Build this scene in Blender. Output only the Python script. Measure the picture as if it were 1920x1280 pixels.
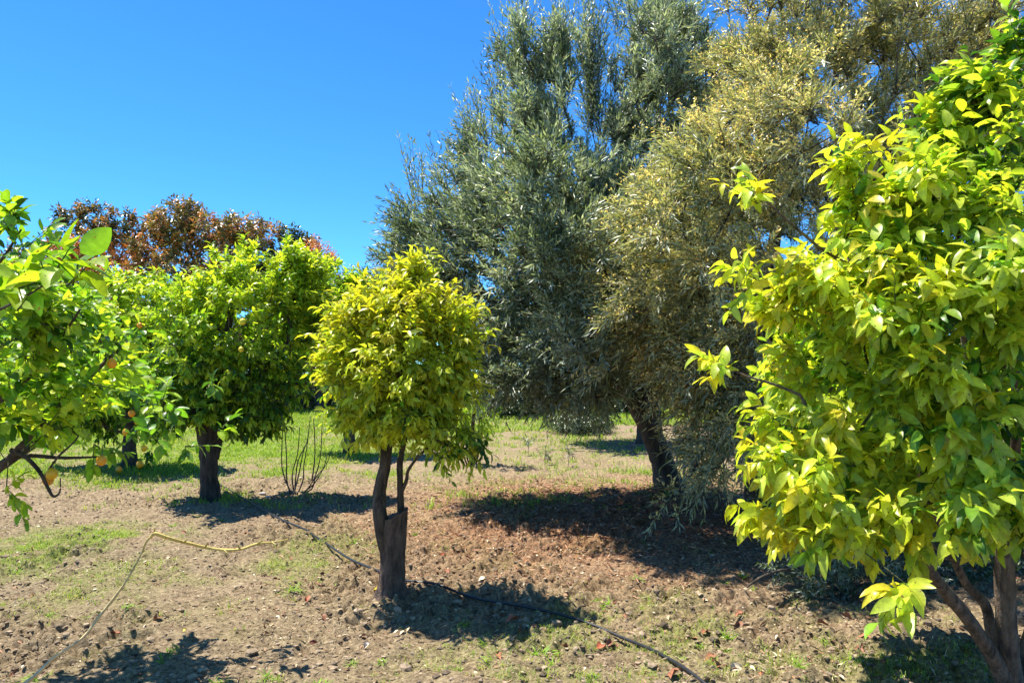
import bpy, math, random
import numpy as np
from mathutils import Vector

RS = np.random.RandomState
C = bpy.context.scene.collection
for o in list(bpy.data.objects):
    bpy.data.objects.remove(o, do_unlink=True)
sc = bpy.context.scene

# ------------------------------------------------------------------ camera
F = 1400.0; CH = 1.55; PT = math.atan(60 / F)
cam = bpy.data.cameras.new("camera"); camo = bpy.data.objects.new("camera", cam); C.objects.link(camo)
cam.lens = F / 1920 * 36; cam.sensor_width = 36; cam.clip_end = 3000; cam.clip_start = 0.05
camo.location = (0, 0, CH); camo.rotation_euler = (math.pi / 2 + PT, 0, 0)
sc.camera = camo

# ------------------------------------------------------------------ sky, sun, exposure
SUN = Vector((-0.56, 0.32, 1.55)).normalized()
world = bpy.data.worlds.new("World"); sc.world = world; world.use_nodes = True
nt = world.node_tree; nt.nodes.clear()
wo = nt.nodes.new("ShaderNodeOutputWorld"); bg = nt.nodes.new("ShaderNodeBackground")
sky = nt.nodes.new("ShaderNodeTexSky"); sky.sky_type = 'NISHITA'; sky.sun_disc = False
sky.sun_elevation = math.asin(SUN.z); sky.sun_rotation = math.atan2(SUN.x, SUN.y) % (2 * math.pi)
sky.altitude = 300; sky.air_density = 0.8; sky.dust_density = 0.0; sky.ozone_density = 3.0
hs = nt.nodes.new("ShaderNodeHueSaturation"); hs.inputs['Saturation'].default_value = 1.18
nt.links.new(sky.outputs[0], hs.inputs['Color'])
tn = nt.nodes.new("ShaderNodeVectorMath"); tn.operation = 'MULTIPLY'; tn.inputs[1].default_value = (.46, .92, 1.2)
nt.links.new(hs.outputs[0], tn.inputs[0]); nt.links.new(tn.outputs[0], bg.inputs[0]); bg.inputs[1].default_value = 0.10
nt.links.new(bg.outputs[0], wo.inputs[0])
sl = bpy.data.lights.new("sun", 'SUN'); sl.energy = 5.0; sl.angle = math.radians(0.5); sl.color = (1, 0.94, 0.83)
so = bpy.data.objects.new("sun", sl); C.objects.link(so)
so.rotation_euler = SUN.to_track_quat('Z', 'Y').to_euler(); so.location = (-5, 3, 15)
sc.view_settings.view_transform = 'Standard'; sc.view_settings.look = 'None'
sc.view_settings.exposure = 1.15; sc.view_settings.gamma = 1.0
sc.cycles.max_bounces = 6; sc.cycles.diffuse_bounces = 3; sc.cycles.glossy_bounces = 2
sc.cycles.transmission_bounces = 4; sc.cycles.sample_clamp_indirect = 8
sc.cycles.use_denoising = True

# ------------------------------------------------------------------ helpers
def at(px, py, d):
    """the point seen at picture position (px, py) whose distance along y is d"""
    dx = (px - 960) / F; dz = (640 - py) / F
    y = math.cos(PT) - dz * math.sin(PT); z = math.sin(PT) + dz * math.cos(PT)
    k = d / y
    return np.array([dx * k, d, CH + z * k])

def hsh(ix, iy, iz, seed):
    h = (ix.astype(np.int64) * 374761393 + iy.astype(np.int64) * 668265263 + iz.astype(np.int64) * 2147483647 + seed * 974634777) & 0xffffffff
    h = ((h ^ (h >> 13)) * 1274126177) & 0xffffffff
    h = h ^ (h >> 16)
    return (h & 0xffffff) / float(0xffffff)

def n2(x, y, seed=0):
    x = np.asarray(x, float); y = np.asarray(y, float)
    ix = np.floor(x); iy = np.floor(y); fx = x - ix; fy = y - iy
    fx = fx * fx * (3 - 2 * fx); fy = fy * fy * (3 - 2 * fy); z = np.zeros_like(ix)
    a = hsh(ix, iy, z, seed); b = hsh(ix + 1, iy, z, seed); c = hsh(ix, iy + 1, z, seed); d = hsh(ix + 1, iy + 1, z, seed)
    return (a * (1 - fx) + b * fx) * (1 - fy) + (c * (1 - fx) + d * fx) * fy

def fbm(x, y, f, o=3, seed=0):
    s = 0; a = 1; t = 0
    for i in range(o):
        s = s + a * n2(x * f + 17.3 * i, y * f - 9.1 * i, seed + i); t += a; a *= 0.5; f *= 2.03
    return s / t

def nrm(v):
    return v / np.maximum(np.linalg.norm(v, axis=-1, keepdims=True), 1e-9)

def gz(x, y):
    """height of the soil"""
    x = np.asarray(x, float); y = np.asarray(y, float)
    near = np.clip((22 - np.abs(y)) / 10, 0, 1)
    h = 0.10 * (fbm(x, y, 0.22, 2, 5) - 0.5)
    h = h + near * (0.10 * (fbm(x, y, 1.3, 3, 11) - 0.5) + 0.075 * (fbm(x, y, 6.0, 2, 21) - 0.5))
    c = fbm(x, y, 15.0, 2, 31)
    m = np.clip((fbm(x, y, 1.1, 2, 77) - 0.36) * 3.5, 0.12, 1)
    h = h + near * (0.13 * np.clip(c - 0.45, 0, 1) * m - 0.20 * np.clip(0.41 - c, 0, 1) * m)
    h = h + near * m * 0.032 * (n2(x * 42, y * 42, 41) - 0.5)
    return h

def ground_pt(px, py):
    dz = (640 - py) / F
    z = math.sin(PT) + dz * math.cos(PT); y = math.cos(PT) - dz * math.sin(PT)
    k = CH / -z
    X = (px - 960) / F * k; Y = y * k
    return np.array([X, Y, float(gz(X, Y))])

def lawn(x, y):
    """0..1 how much green grows on the soil"""
    x = np.asarray(x, float); y = np.asarray(y, float)
    edge = np.interp(x, [-30, -8, -3.6, -3.0, -1.6, 0, 3, 30], [10.3, 10.1, 10.6, 12.0, 15.0, 19.5, 21.5, 22])
    e = edge + 1.6 * (fbm(x, y, 0.9, 3, 3) - 0.5)
    g = np.clip((y - e) / 1.3, 0, 1)
    g = g * np.clip(0.5 + 2.4 * (fbm(x, y, .9, 3, 8) - 0.38), 0.12, 1)
    def blob(cx, cy, rx, ry, a):
        return a * np.exp(-(((x - cx) / rx) ** 2 + ((y - cy) / ry) ** 2))
    s = blob(-4.0, 6.9, 0.75, 0.8, 1.2) + blob(-4.8, 6.2, .5, .6, .8) + blob(-2.6, 6.0, 0.8, .5, .45) + blob(-3.5, 5.3, .7, .4, .45) + blob(-1.7, 6.4, 0.5, 1.0, 0.5)
    s = s + blob(1.0, 4.6, 1.3, 0.8, 0.45) + blob(2.0, 4.2, 1.0, 0.5, 0.5) + blob(0.0, 4.2, 0.5, .3, .4) + blob(-0.2, 9.3, 0.8, 1.2, 0.3) + blob(-2.2, 11.5, .8, .8, .5) + blob(1.6, 11.5, 1.6, 1.2, .35) + blob(1.0, 16.5, 2.5, 3.5, .45)
    s = s + blob(-3.3, 9.3, 0.7, .4, .35)
    s = s * np.clip(2.6 * (fbm(x, y, 2.6, 3, 9) - 0.32), 0, 1.3)
    s = s + 0.10 * np.clip(4 * (fbm(x, y, 3.1, 2, 19) - 0.52), 0, 1) * (y < 12)
    return np.clip(g + s, 0, 1)

class MB:
    def __init__(s): s.v = []; s.f = {3: [], 4: []}; s.c = []; s.n = 0
    def add(s, v, f, col):
        v = np.asarray(v, float).reshape(-1, 3); f = np.asarray(f, dtype=np.int64)
        s.v.append(v); s.f[f.shape[1]].append(f + s.n)
        s.keep(v, col); s.n += len(v)
    def add2(s, v, fs, col):
        v = np.asarray(v, float).reshape(-1, 3); s.v.append(v)
        for f in fs:
            f = np.asarray(f, dtype=np.int64)
            if len(f): s.f[f.shape[1]].append(f + s.n)
        s.keep(v, col); s.n += len(v)
    def keep(s, v, col):
        c = np.ones((len(v), 4)); c[:, :3] = col; s.c.append(c)
    def build(s, name, mat, parent=None, smooth=True):
        v = np.concatenate(s.v).astype(np.float32); me = bpy.data.meshes.new(name)
        t = np.concatenate(s.f[3]) if s.f[3] else np.zeros((0, 3), int)
        q = np.concatenate(s.f[4]) if s.f[4] else np.zeros((0, 4), int)
        me.vertices.add(len(v)); me.vertices.foreach_set('co', v.ravel())
        lp = np.concatenate([t.ravel(), q.ravel()]).astype(np.int32)
        st = np.concatenate([np.arange(len(t)) * 3, len(t) * 3 + np.arange(len(q)) * 4]).astype(np.int32)
        me.loops.add(len(lp)); me.loops.foreach_set('vertex_index', lp)
        me.polygons.add(len(st)); me.polygons.foreach_set('loop_start', st)
        me.polygons.foreach_set('use_smooth', np.full(len(st), smooth))
        a = me.color_attributes.new('tint', 'FLOAT_COLOR', 'POINT')
        a.data.foreach_set('color', np.concatenate(s.c).astype(np.float32).ravel())
        me.update(calc_edges=True)
        if mat: me.materials.append(mat)
        o = bpy.data.objects.new(name, me); C.objects.link(o)
        if parent is not None:
            o.parent = parent; o.location = -Vector(parent.location) if parent.get('_abs', 1) else (0, 0, 0)
        return o

def tag(o, label, cat, group=None, kind=None):
    o['label'] = label
    if cat: o['category'] = cat
    if group: o['group'] = group
    if kind: o['kind'] = kind
    return o

def thing(name, loc, label, cat, group=None):
    o = bpy.data.objects.new(name, None); C.objects.link(o); o.location = [float(a) for a in loc]
    o.empty_display_size = 0.2
    return tag(o, label, cat, group)

# ------------------------------------------------------------------ materials
def new_mat(name):
    m = bpy.data.materials.new(name); m.use_nodes = True; t = m.node_tree; t.nodes.clear()
    out = t.nodes.new("ShaderNodeOutputMaterial")
    return m, t, out

def leaf_mat(name, trans=0.4, rough=0.42, spec=0.45, tcol=(1.0, 1.0, 0.55), under=None, nscale=60, spots=False):
    m, t, out = new_mat(name); N = t.nodes; L = t.links
    at_ = N.new("ShaderNodeAttribute"); at_.attribute_name = 'tint'
    geo = N.new("ShaderNodeNewGeometry")
    no = N.new("ShaderNodeTexNoise"); no.inputs['Scale'].default_value = nscale; no.inputs['Detail'].default_value = 2
    L.new(geo.outputs['Position'], no.inputs['Vector'])
    mr = N.new("ShaderNodeMapRange"); mr.inputs[1].default_value = .3; mr.inputs[2].default_value = .7; mr.inputs[3].default_value = .82; mr.inputs[4].default_value = 1.15
    L.new(no.outputs[0], mr.inputs[0])
    mx = N.new("ShaderNodeVectorMath"); mx.operation = 'SCALE'
    L.new(at_.outputs['Color'], mx.inputs[0]); L.new(mr.outputs[0], mx.inputs['Scale'])
    col = mx.outputs[0]
    if under:
        mm = N.new("ShaderNodeMix"); mm.data_type = 'RGBA'; mm.inputs['B'].default_value = (*under, 1)
        mu = N.new("ShaderNodeMath"); mu.operation = 'MULTIPLY'; mu.inputs[1].default_value = 0.6
        L.new(geo.outputs['Backfacing'], mu.inputs[0]); L.new(mu.outputs[0], mm.inputs['Factor'])
        L.new(col, mm.inputs['A']); col = mm.outputs['Result']
    if spots:
        n5 = N.new("ShaderNodeTexNoise"); n5.inputs['Scale'].default_value = 75; n5.inputs['Detail'].default_value = 3
        L.new(geo.outputs['Position'], n5.inputs['Vector'])
        r5 = N.new("ShaderNodeMapRange"); r5.inputs[1].default_value = .64; r5.inputs[2].default_value = .70; L.new(n5.outputs[0], r5.inputs[0])
        m5 = N.new("ShaderNodeMix"); m5.data_type = 'RGBA'; m5.inputs['B'].default_value = (.20, .13, .035, 1)
        L.new(r5.outputs[0], m5.inputs['Factor']); L.new(col, m5.inputs['A']); col = m5.outputs['Result']
    p = N.new("ShaderNodeBsdfPrincipled"); p.inputs['Roughness'].default_value = rough
    p.inputs['Specular IOR Level'].default_value = spec
    L.new(col, p.inputs['Base Color'])
    tr = N.new("ShaderNodeBsdfTranslucent")
    tm = N.new("ShaderNodeVectorMath"); tm.operation = 'MULTIPLY'; tm.inputs[1].default_value = tcol
    L.new(col if spots else at_.outputs['Color'], tm.inputs[0]); L.new(tm.outputs[0], tr.inputs[0])
    ms = N.new("ShaderNodeMixShader"); ms.inputs[0].default_value = trans
    L.new(p.outputs[0], ms.inputs[1]); L.new(tr.outputs[0], ms.inputs[2]); L.new(ms.outputs[0], out.inputs[0])
    return m

def bark_mat(name, scale=18, bump=0.6, dist=0.012):
    m, t, out = new_mat(name); N = t.nodes; L = t.links
    at_ = N.new("ShaderNodeAttribute"); at_.attribute_name = 'tint'
    tc = N.new("ShaderNodeTexCoord"); mp = N.new("ShaderNodeMapping"); mp.inputs['Scale'].default_value = (1, 1, 0.3)
    L.new(tc.outputs['Object'], mp.inputs[0])
    no = N.new("ShaderNodeTexNoise"); no.inputs['Scale'].default_value = scale; no.inputs['Detail'].default_value = 6; no.inputs['Roughness'].default_value = .65
    n3 = N.new("ShaderNodeTexNoise"); n3.inputs['Scale'].default_value = scale * 5; n3.inputs['Detail'].default_value = 4
    L.new(mp.outputs[0], no.inputs[0]); L.new(mp.outputs[0], n3.inputs[0])
    mr = N.new("ShaderNodeMapRange"); mr.inputs[1].default_value = .35; mr.inputs[2].default_value = .68; mr.inputs[3].default_value = .35; mr.inputs[4].default_value = 1.9
    L.new(no.outputs[0], mr.inputs[0])
    mx = N.new("ShaderNodeVectorMath"); mx.operation = 'SCALE'; L.new(at_.outputs['Color'], mx.inputs[0]); L.new(mr.outputs[0], mx.inputs['Scale'])
    p = N.new("ShaderNodeBsdfPrincipled"); p.inputs['Roughness'].default_value = .85; L.new(mx.outputs[0], p.inputs['Base Color'])
    ad = N.new("ShaderNodeMath"); ad.operation = 'ADD'; L.new(no.outputs[0], ad.inputs[0]); L.new(n3.outputs[0], ad.inputs[1])
    b = N.new("ShaderNodeBump"); b.inputs['Strength'].default_value = bump; b.inputs['Distance'].default_value = dist
    L.new(ad.outputs[0], b.inputs['Height']); L.new(b.outputs[0], p.inputs['Normal'])
    L.new(p.outputs[0], out.inputs[0])
    return m

def simple_mat(name, rough=0.6, spec=0.4, bump=0, scale=40, var=0.25):
    m, t, out = new_mat(name); N = t.nodes; L = t.links
    at_ = N.new("ShaderNodeAttribute"); at_.attribute_name = 'tint'
    tc = N.new("ShaderNodeTexCoord")
    no = N.new("ShaderNodeTexNoise"); no.inputs['Scale'].default_value = scale; no.inputs['Detail'].default_value = 4
    L.new(tc.outputs['Object'], no.inputs[0])
    mr = N.new("ShaderNodeMapRange"); mr.inputs[1].default_value = .3; mr.inputs[2].default_value = .7; mr.inputs[3].default_value = 1 - var; mr.inputs[4].default_value = 1 + var
    L.new(no.outputs[0], mr.inputs[0])
    mx = N.new("ShaderNodeVectorMath"); mx.operation = 'SCALE'; L.new(at_.outputs['Color'], mx.inputs[0]); L.new(mr.outputs[0], mx.inputs['Scale'])
    p = N.new("ShaderNodeBsdfPrincipled"); p.inputs['Roughness'].default_value = rough; p.inputs['Specular IOR Level'].default_value = spec
    L.new(mx.outputs[0], p.inputs['Base Color'])
    if bump:
        b = N.new("ShaderNodeBump"); b.inputs['Strength'].default_value = bump; b.inputs['Distance'].default_value = .004
        L.new(no.outputs[0], b.inputs['Height']); L.new(b.outputs[0], p.inputs['Normal'])
    L.new(p.outputs[0], out.inputs[0])
    return m

def soil_mat():
    """soil: tint.r = green cover, tint.g = rusty litter"""
    m, t, out = new_mat("soil"); N = t.nodes; L = t.links
    at_ = N.new("ShaderNodeAttribute"); at_.attribute_name = 'tint'
    sp = N.new("ShaderNodeSeparateColor"); L.new(at_.outputs['Color'], sp.inputs[0])
    geo = N.new("ShaderNodeNewGeometry")
    def noise(s, d=4, r=.55):
        n = N.new("ShaderNodeTexNoise"); n.inputs['Scale'].default_value = s; n.inputs['Detail'].default_value = d; n.inputs['Roughness'].default_value = r
        L.new(geo.outputs['Position'], n.inputs['Vector']); return n.outputs[0]
    def ramp(fac, stops):
        r = N.new("ShaderNodeValToRGB"); e = r.color_ramp.elements
        while len(e) < len(stops): e.new(0.5)
        for k, (p, c) in enumerate(stops): e[k].position = p; e[k].color = (*c, 1)
        L.new(fac, r.inputs[0]); return r.outputs[0]
    def mix(f, a, b):
        x = N.new("ShaderNodeMix"); x.data_type = 'RGBA'
        L.new(f, x.inputs['Factor']); L.new(a, x.inputs['A']); L.new(b, x.inputs['B']); return x.outputs['Result']
    def math_(op, a, b):
        x = N.new("ShaderNodeMath"); x.operation = op; x.use_clamp = True
        for k, s in enumerate((a, b)):
            if isinstance(s, (int, float)): x.inputs[k].default_value = s
            else: L.new(s, x.inputs[k])
        return x.outputs[0]
    nL = noise(1.1, 5); nM = noise(9, 6, .62); nF = noise(38, 6, .72); nV = noise(120, 4, .7)
    c1 = ramp(nM, [(.36, (.13, .088, .055)), (.46, (.29, .22, .15)), (.62, (.46, .365, .255))])
    c2 = ramp(nF, [(.37, (.035, .022, .014)), (.445, (.20, .145, .095)), (.50, (.36, .275, .19)), (.58, (.48, .38, .26)), (.66, (.86, .70, .50))])
    mm = N.new("ShaderNodeMix"); mm.data_type = 'RGBA'; mm.inputs['Factor'].default_value = .66
    L.new(c1, mm.inputs['A']); L.new(c2, mm.inputs['B']); base = mm.outputs['Result']
    dark = ramp(nL, [(.3, (.22, .155, .10)), (.55, (.37, .285, .195)), (.75, (.48, .38, .265))])
    m2 = N.new("ShaderNodeMix"); m2.data_type = 'RGBA'; m2.inputs['Factor'].default_value = .16
    L.new(base, m2.inputs['A']); L.new(dark, m2.inputs['B']); base = m2.outputs['Result']
    rust = ramp(nF, [(.36, (.08, .026, .014)), (.48, (.36, .14, .065)), (.64, (.70, .33, .17))])
    lf = math_('MULTIPLY', sp.outputs[1], math_('ADD', math_('MULTIPLY', nM, 1.2), .2))
    base = mix(lf, base, rust)
    grn = ramp(nF, [(.34, (.08, .13, .02)), (.5, (.22, .34, .04)), (.68, (.38, .48, .09))])
    gf = math_('MULTIPLY', sp.outputs[0], math_('MULTIPLY', nM, 1.7))
    base = mix(gf, base, grn)
    sc_ = N.new("ShaderNodeVectorMath"); sc_.operation = 'MULTIPLY'; sc_.inputs[1].default_value = (.75, .73, .65)
    L.new(base, sc_.inputs[0]); base = sc_.outputs[0]
    p = N.new("ShaderNodeBsdfPrincipled"); p.inputs['Roughness'].default_value = .95; p.inputs['Specular IOR Level'].default_value = .15
    L.new(base, p.inputs['Base Color'])
    hs_ = N.new("ShaderNodeMath"); hs_.operation = 'MULTIPLY_ADD'; L.new(nF, hs_.inputs[0]); hs_.inputs[1].default_value = 1.0; L.new(nV, hs_.inputs[2])
    b = N.new("ShaderNodeBump"); b.inputs['Strength'].default_value = 1.0; b.inputs['Distance'].default_value = .013
    L.new(hs_.outputs[0], b.inputs['Height']); L.new(b.outputs[0], p.inputs['Normal'])
    L.new(p.outputs[0], out.inputs[0])
    return m

M_soil = soil_mat()
M_citrus = leaf_mat("citrus_leaf", trans=.55, rough=.36, spec=.5, tcol=(1.15, 1.2, .5), spots=True)
M_narrow = leaf_mat("narrow_leaf", trans=.34, rough=.38, spec=.7, tcol=(1.15, 1.1, .55), under=(.38, .42, .31))
M_broad = leaf_mat("broad_leaf", trans=.25, rough=.33, spec=.6, tcol=(1.1, .9, .5), nscale=12)
M_grass = leaf_mat("grass_blade", trans=.4, rough=.5, spec=.3, tcol=(1.1, 1.1, .5), nscale=4)
M_bark = bark_mat("citrus_bark", 26, .9, .03); M_bark2 = bark_mat("grey_bark", 9, .8, .03)
M_twig = simple_mat("green_twig", .6, .35, .3, 90)
M_dry = simple_mat("dry_leaf", .6, .3, .3, 60, .35)
M_clod = simple_mat("clod", .95, .1, .6, 45, .35)
M_peel = simple_mat("orange_peel", .4, .5, .35, 300, .06)
M_hose = simple_mat("black_plastic", .38, .5, 0, 30, .3)
M_cut = simple_mat("cut_wood", .9, .1, .7, 50, .4)

# ------------------------------------------------------------------ ground
def axis(lo, hi, step, far, r=1.09):
    a = list(np.arange(lo, hi, step)); s = step; x = a[-1]
    while x < far: s *= r; x += s; a.append(x)
    s = step; x = lo; b = []
    while x > -far: s *= r; x -= s; b.append(x)
    return np.array(b[::-1] + a)
xs = axis(-3.9, 3.9, 0.0145, 900, 1.04); ys = axis(3.5, 6.6, 0.0125, 1200, 1.016)
ys = ys[ys > -60]
XX, YY = np.meshgrid(xs, ys)
ZZ = gz(XX, YY)
def litter(x, y):
    e = np.exp(-(((x - 1.2) / 2.7) ** 2 + ((y - 8.3) / 2.6) ** 2) ** 1.3)
    return np.clip(e * (0.75 + 0.8 * (fbm(x, y, 1.5, 3, 55) - .45)), 0, 1)
mb = MB()
nx = len(xs); ny = len(ys)
i = np.arange(ny - 1)[:, None] * nx + np.arange(nx - 1)[None, :]; i = i.ravel()
cols = np.stack([lawn(XX, YY).ravel(), litter(XX, YY).ravel(), np.zeros(nx * ny)], 1)
mb.add(np.stack([XX, YY, ZZ], -1).reshape(-1, 3), np.stack([i, i + 1, i + 1 + nx, i + nx], 1), cols)
g = mb.build("ground", M_soil); tag(g, "bare brown orchard soil with clods and patches of green", None, None, 'structure')

# ------------------------------------------------------------------ leaves
def template(kind):
    """u along the leaf, w across; returns u, w, half width shape, faces3, faces4"""
    st = {'fine': [.12, .3, .52, .74, .9], 'mid': [.25, .6], 'low': []}[kind]
    if kind == 'low':
        u = np.array([0, .45, 1, .45]); w = np.array([0, -1, 0, 1.]); return u, w, [np.array([[0, 1, 2], [0, 2, 3]])]
    u = [0]; w = [0]; f3 = []; f4 = []
    for k, s in enumerate(st):
        sh = math.sin(math.pi * s ** .85) ** .8
        u += [s, s, s]; w += [-sh, 0, sh]
    n = len(st); tip = 3 * n + 1; u.append(1); w.append(0)
    f3 += [[0, 1, 2], [0, 2, 3]]
    for k in range(n - 1):
        a = 1 + 3 * k; f4 += [[a, a + 3, a + 4, a + 1], [a + 1, a + 4, a + 5, a + 2]]
    a = 1 + 3 * (n - 1); f3 += [[a, tip, a + 1], [a + 1, tip, a + 2]]
    fs = [np.array(f3)] + ([np.array(f4)] if f4 else [])
    return np.array(u, float), np.array(w, float), fs

def leaves(mb, P, D, Nn, Lh, W, col, kind='mid', curl=.25, fold=.3, wave=0.0, rs=None):
    rs = rs or RS(1)
    P = np.asarray(P); n = len(P); D = nrm(D); S = nrm(np.cross(D, Nn)); Nn = np.cross(S, D)
    u, w, fs = template(kind); k = len(u)
    Lh = np.broadcast_to(Lh, n); W = np.broadcast_to(W, n)
    cu = (curl * (0.4 + 1.2 * rs.rand(n)))[:, None]; fo = (fold * (.3 + 1.2 * rs.rand(n)))[:, None]
    side = (rs.randn(n) * .12)[:, None]
    a = Lh[:, None] * (u - 0.25 * cu * u ** 2)[:, :] if False else Lh[:, None] * u[None, :] * (1 - .25 * cu * u[None, :])
    b = W[:, None] * .5 * w[None, :] + Lh[:, None] * side * u[None, :] ** 2
    c = -Lh[:, None] * cu * u[None, :] ** 2 + fo * W[:, None] * .5 * np.abs(w)[None, :]
    if wave:
        ph = rs.rand(n)[:, None] * 6.28
        c = c + wave * W[:, None] * np.sin(u[None, :] * 9 + ph + w[None, :]) * w[None, :]
    V = P[:, None, :] + D[:, None, :] * a[..., None] + S[:, None, :] * b[..., None] + Nn[:, None, :] * c[..., None]
    off = (np.arange(n) * k)[:, None, None]
    cc = np.repeat(np.asarray(col)[:, None, :], k, 1)
    if kind == 'fine':   # pale midrib
        cc = cc * (1 + .18 * (w == 0))[None, :, None]
    mb.add2(V.reshape(-1, 3), [(off + f[None]).reshape(-1, f.shape[1]) for f in fs], cc.reshape(-1, 3))

def tube(mb, pts, rad, sides=8, col=(.1, .08, .06), bump=0.0, seed=0, cap=True):
    pts = np.asarray(pts, float); rad = np.asarray(rad, float); n = len(pts)
    T = np.gradient(pts, axis=0); T = nrm(T)
    ref = np.array([0.31, 0.95, 0.05]) if abs(T[0][2]) > .6 else np.array([0, 0, 1.])
    A = nrm(ref[None] - (T @ ref)[:, None] * T); B = np.cross(T, A)
    th = np.linspace(0, 2 * math.pi, sides, endpoint=False)
    r = rad[:, None] * np.ones(sides)[None]
    if bump:
        zz = np.cumsum(np.r_[0, np.linalg.norm(np.diff(pts, axis=0), axis=1)])
        r = r * (1 + bump * (2 * n2(np.cos(th)[None] * 1.6 + 9 + 0 * zz[:, None], zz[:, None] * 9 + np.sin(th)[None] * 1.6, seed) - 1)
                 + bump * .6 * (2 * n2(np.cos(th)[None] * 3 + 3 + 0 * zz[:, None], zz[:, None] * 22 + np.sin(th)[None] * 3, seed + 1) - 1))
    V = pts[:, None] + r[..., None] * (np.cos(th)[None, :, None] * A[:, None] + np.sin(th)[None, :, None] * B[:, None])
    V = V.reshape(-1, 3); i = np.arange(n - 1)[:, None] * sides; j = np.arange(sides)[None]; j2 = (j + 1) % sides
    f = np.stack([i + j, i + j2, i + sides + j2, i + sides + j], -1).reshape(-1, 4)
    fs = [f]
    if cap:
        V = np.vstack([V, pts[-1] + T[-1] * rad[-1] * .3]); e = (n - 1) * sides; jj = np.arange(sides)
        fs.append(np.stack([e + jj, e + (jj + 1) % sides, np.full(sides, n * sides)], 1))
    c = np.asarray(col, float)
    if c.ndim == 2: c = np.repeat(c, sides, 0); c = np.vstack([c, c[-1:]]) if cap else c
    mb.add2(V, fs, c)

def smooth(pts, k=6):
    """Catmull-Rom through the points, columns may hold anything"""
    p = np.asarray(pts, float); p = np.vstack([2 * p[0] - p[1], p, 2 * p[-1] - p[-2]]); out = []
    for i in range(1, len(p) - 2):
        for t in np.linspace(0, 1, k, endpoint=False):
            a, b, c, d = p[i - 1:i + 3]
            out.append(.5 * (2 * b + (c - a) * t + (2 * a - 5 * b + 4 * c - d) * t * t + (3 * b - a - 3 * c + d) * t ** 3))
    out.append(p[-2]); return np.array(out)

def limb(spec, depth=None):
    """[(px,py,depth,width_px)] -> rows x,y,z,r"""
    rows = []
    for s in spec:
        p = at(s[0], s[1], s[2]); rows.append([*p, s[3] * .5 * s[2] / F])
    return np.array(rows)

def lobes(specs, n, rs, shell=.45):
    """points in ellipsoids given as (px,py,depth,rx_px,ry_px,rdepth_m,weight)"""
    w = np.array([(s[6] if len(s) > 6 else 1) * s[3] * s[4] * 1e-4 * s[2] ** 2 for s in specs], float)
    cnt = np.maximum(1, np.round(n * w / w.sum())).astype(int); out = []
    for s, c in zip(specs, cnt):
        ctr = at(s[0], s[1], s[2]); R = np.array([s[3] * s[2] / F, s[5], s[4] * s[2] / F])
        d = nrm(rs.randn(c, 3)); r = rs.rand(c, 1) ** shell
        out.append(ctr + d * r * R)
    return np.vstack(out)

def skeleton(limbs, pts, bf=.35):
    """joins crown points to the limbs: cost is distance + bf * path length"""
    pos = []; par = []; pl = []; fixed = []
    for L in limbs:
        S = smooth(L, 5); prev = -1
        if pos:
            q = np.array(pos); d = np.linalg.norm(q - S[0, :3], axis=1); prev = int(d.argmin())
            if d[prev] > .6: prev = -1
        for row in S:
            pos.append(row[:3]); par.append(prev); fixed.append(row[3])
            pl.append(0 if prev < 0 else pl[prev] + np.linalg.norm(row[:3] - pos[prev])); prev = len(pos) - 1
    n0 = len(pos); N = len(pts)
    attach_ok = np.array([1 if k > n0 * .0 else 0 for k in range(n0)])
    best = np.full(N, 1e9); bi = np.zeros(N, int)
    zmin = pts[:, 2].min() - .6
    P = np.zeros((n0 + N, 3)); P[:n0] = pos; PL = np.zeros(n0 + N); PL[:n0] = pl
    for k in range(n0):
        if P[k, 2] < zmin: continue
        c = np.linalg.norm(pts - P[k], axis=1) + bf * PL[k]; m = c < best; best[m] = c[m]; bi[m] = k
    done = np.zeros(N, bool); par = par + [0] * N; order = []
    for s in range(N):
        c = np.where(done, 1e9, best); j = int(c.argmin()); done[j] = True
        idx = n0 + s; P[idx] = pts[j]; par[idx] = int(bi[j]); PL[idx] = PL[bi[j]] + np.linalg.norm(pts[j] - P[bi[j]])
        c = np.linalg.norm(pts - P[idx], axis=1) + bf * PL[idx]; m = (~done) & (c < best); best[m] = c[m]; bi[m] = idx
    return P, np.array(par), n0, np.array(fixed)

def branches(mb, P, par, n0, fixed, rtip, colf, rmax=.06, sides=5, expo=2.2, rs=None):
    n = len(P); cnt = np.zeros(n); hasch = np.zeros(n, bool); hasch[par[par >= 0]] = True
    for k in range(n - 1, -1, -1):
        if not hasch[k]: cnt[k] += 1
        if par[k] >= 0 and par[k] < k: cnt[par[k]] += cnt[k]
    r = np.minimum(rtip * np.maximum(cnt, 1) ** (1 / expo), rmax)
    used = np.zeros(n, bool)
    for k in np.argsort(-cnt[n0:]) + n0:          # chains from the limb outwards
        if used[k]: continue
        ch = [k]; used[k] = True; cur = k
        while True:
            kids = np.where((par == cur) & ~used)[0]; kids = kids[kids >= n0]
            if not len(kids): break
            cur = int(kids[cnt[kids].argmax()]); ch.append(cur); used[cur] = True
        pts = [P[par[k]]] + [P[c] for c in ch]; rr = [r[ch[0]]] + [r[c] for c in ch]
        a = np.column_stack([pts, rr]); a = smooth(a, 3) if len(a) > 2 else a
        a[:, 3] = np.clip(a[:, 3], rtip * .6, rmax)
        tube(mb, a[:, :3], a[:, 3], sides if a[0, 3] > rtip * 2.5 else 4, np.array([colf(x) for x in a[:, 3]]))
    return r

def limb_tubes(mb, limbs, col, sides=12, bump=.08, seed=3):
    for q, L in enumerate(limbs):
        S = smooth(L, 7); tube(mb, S[:, :3], S[:, 3], sides, col, bump, seed + q)

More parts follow.
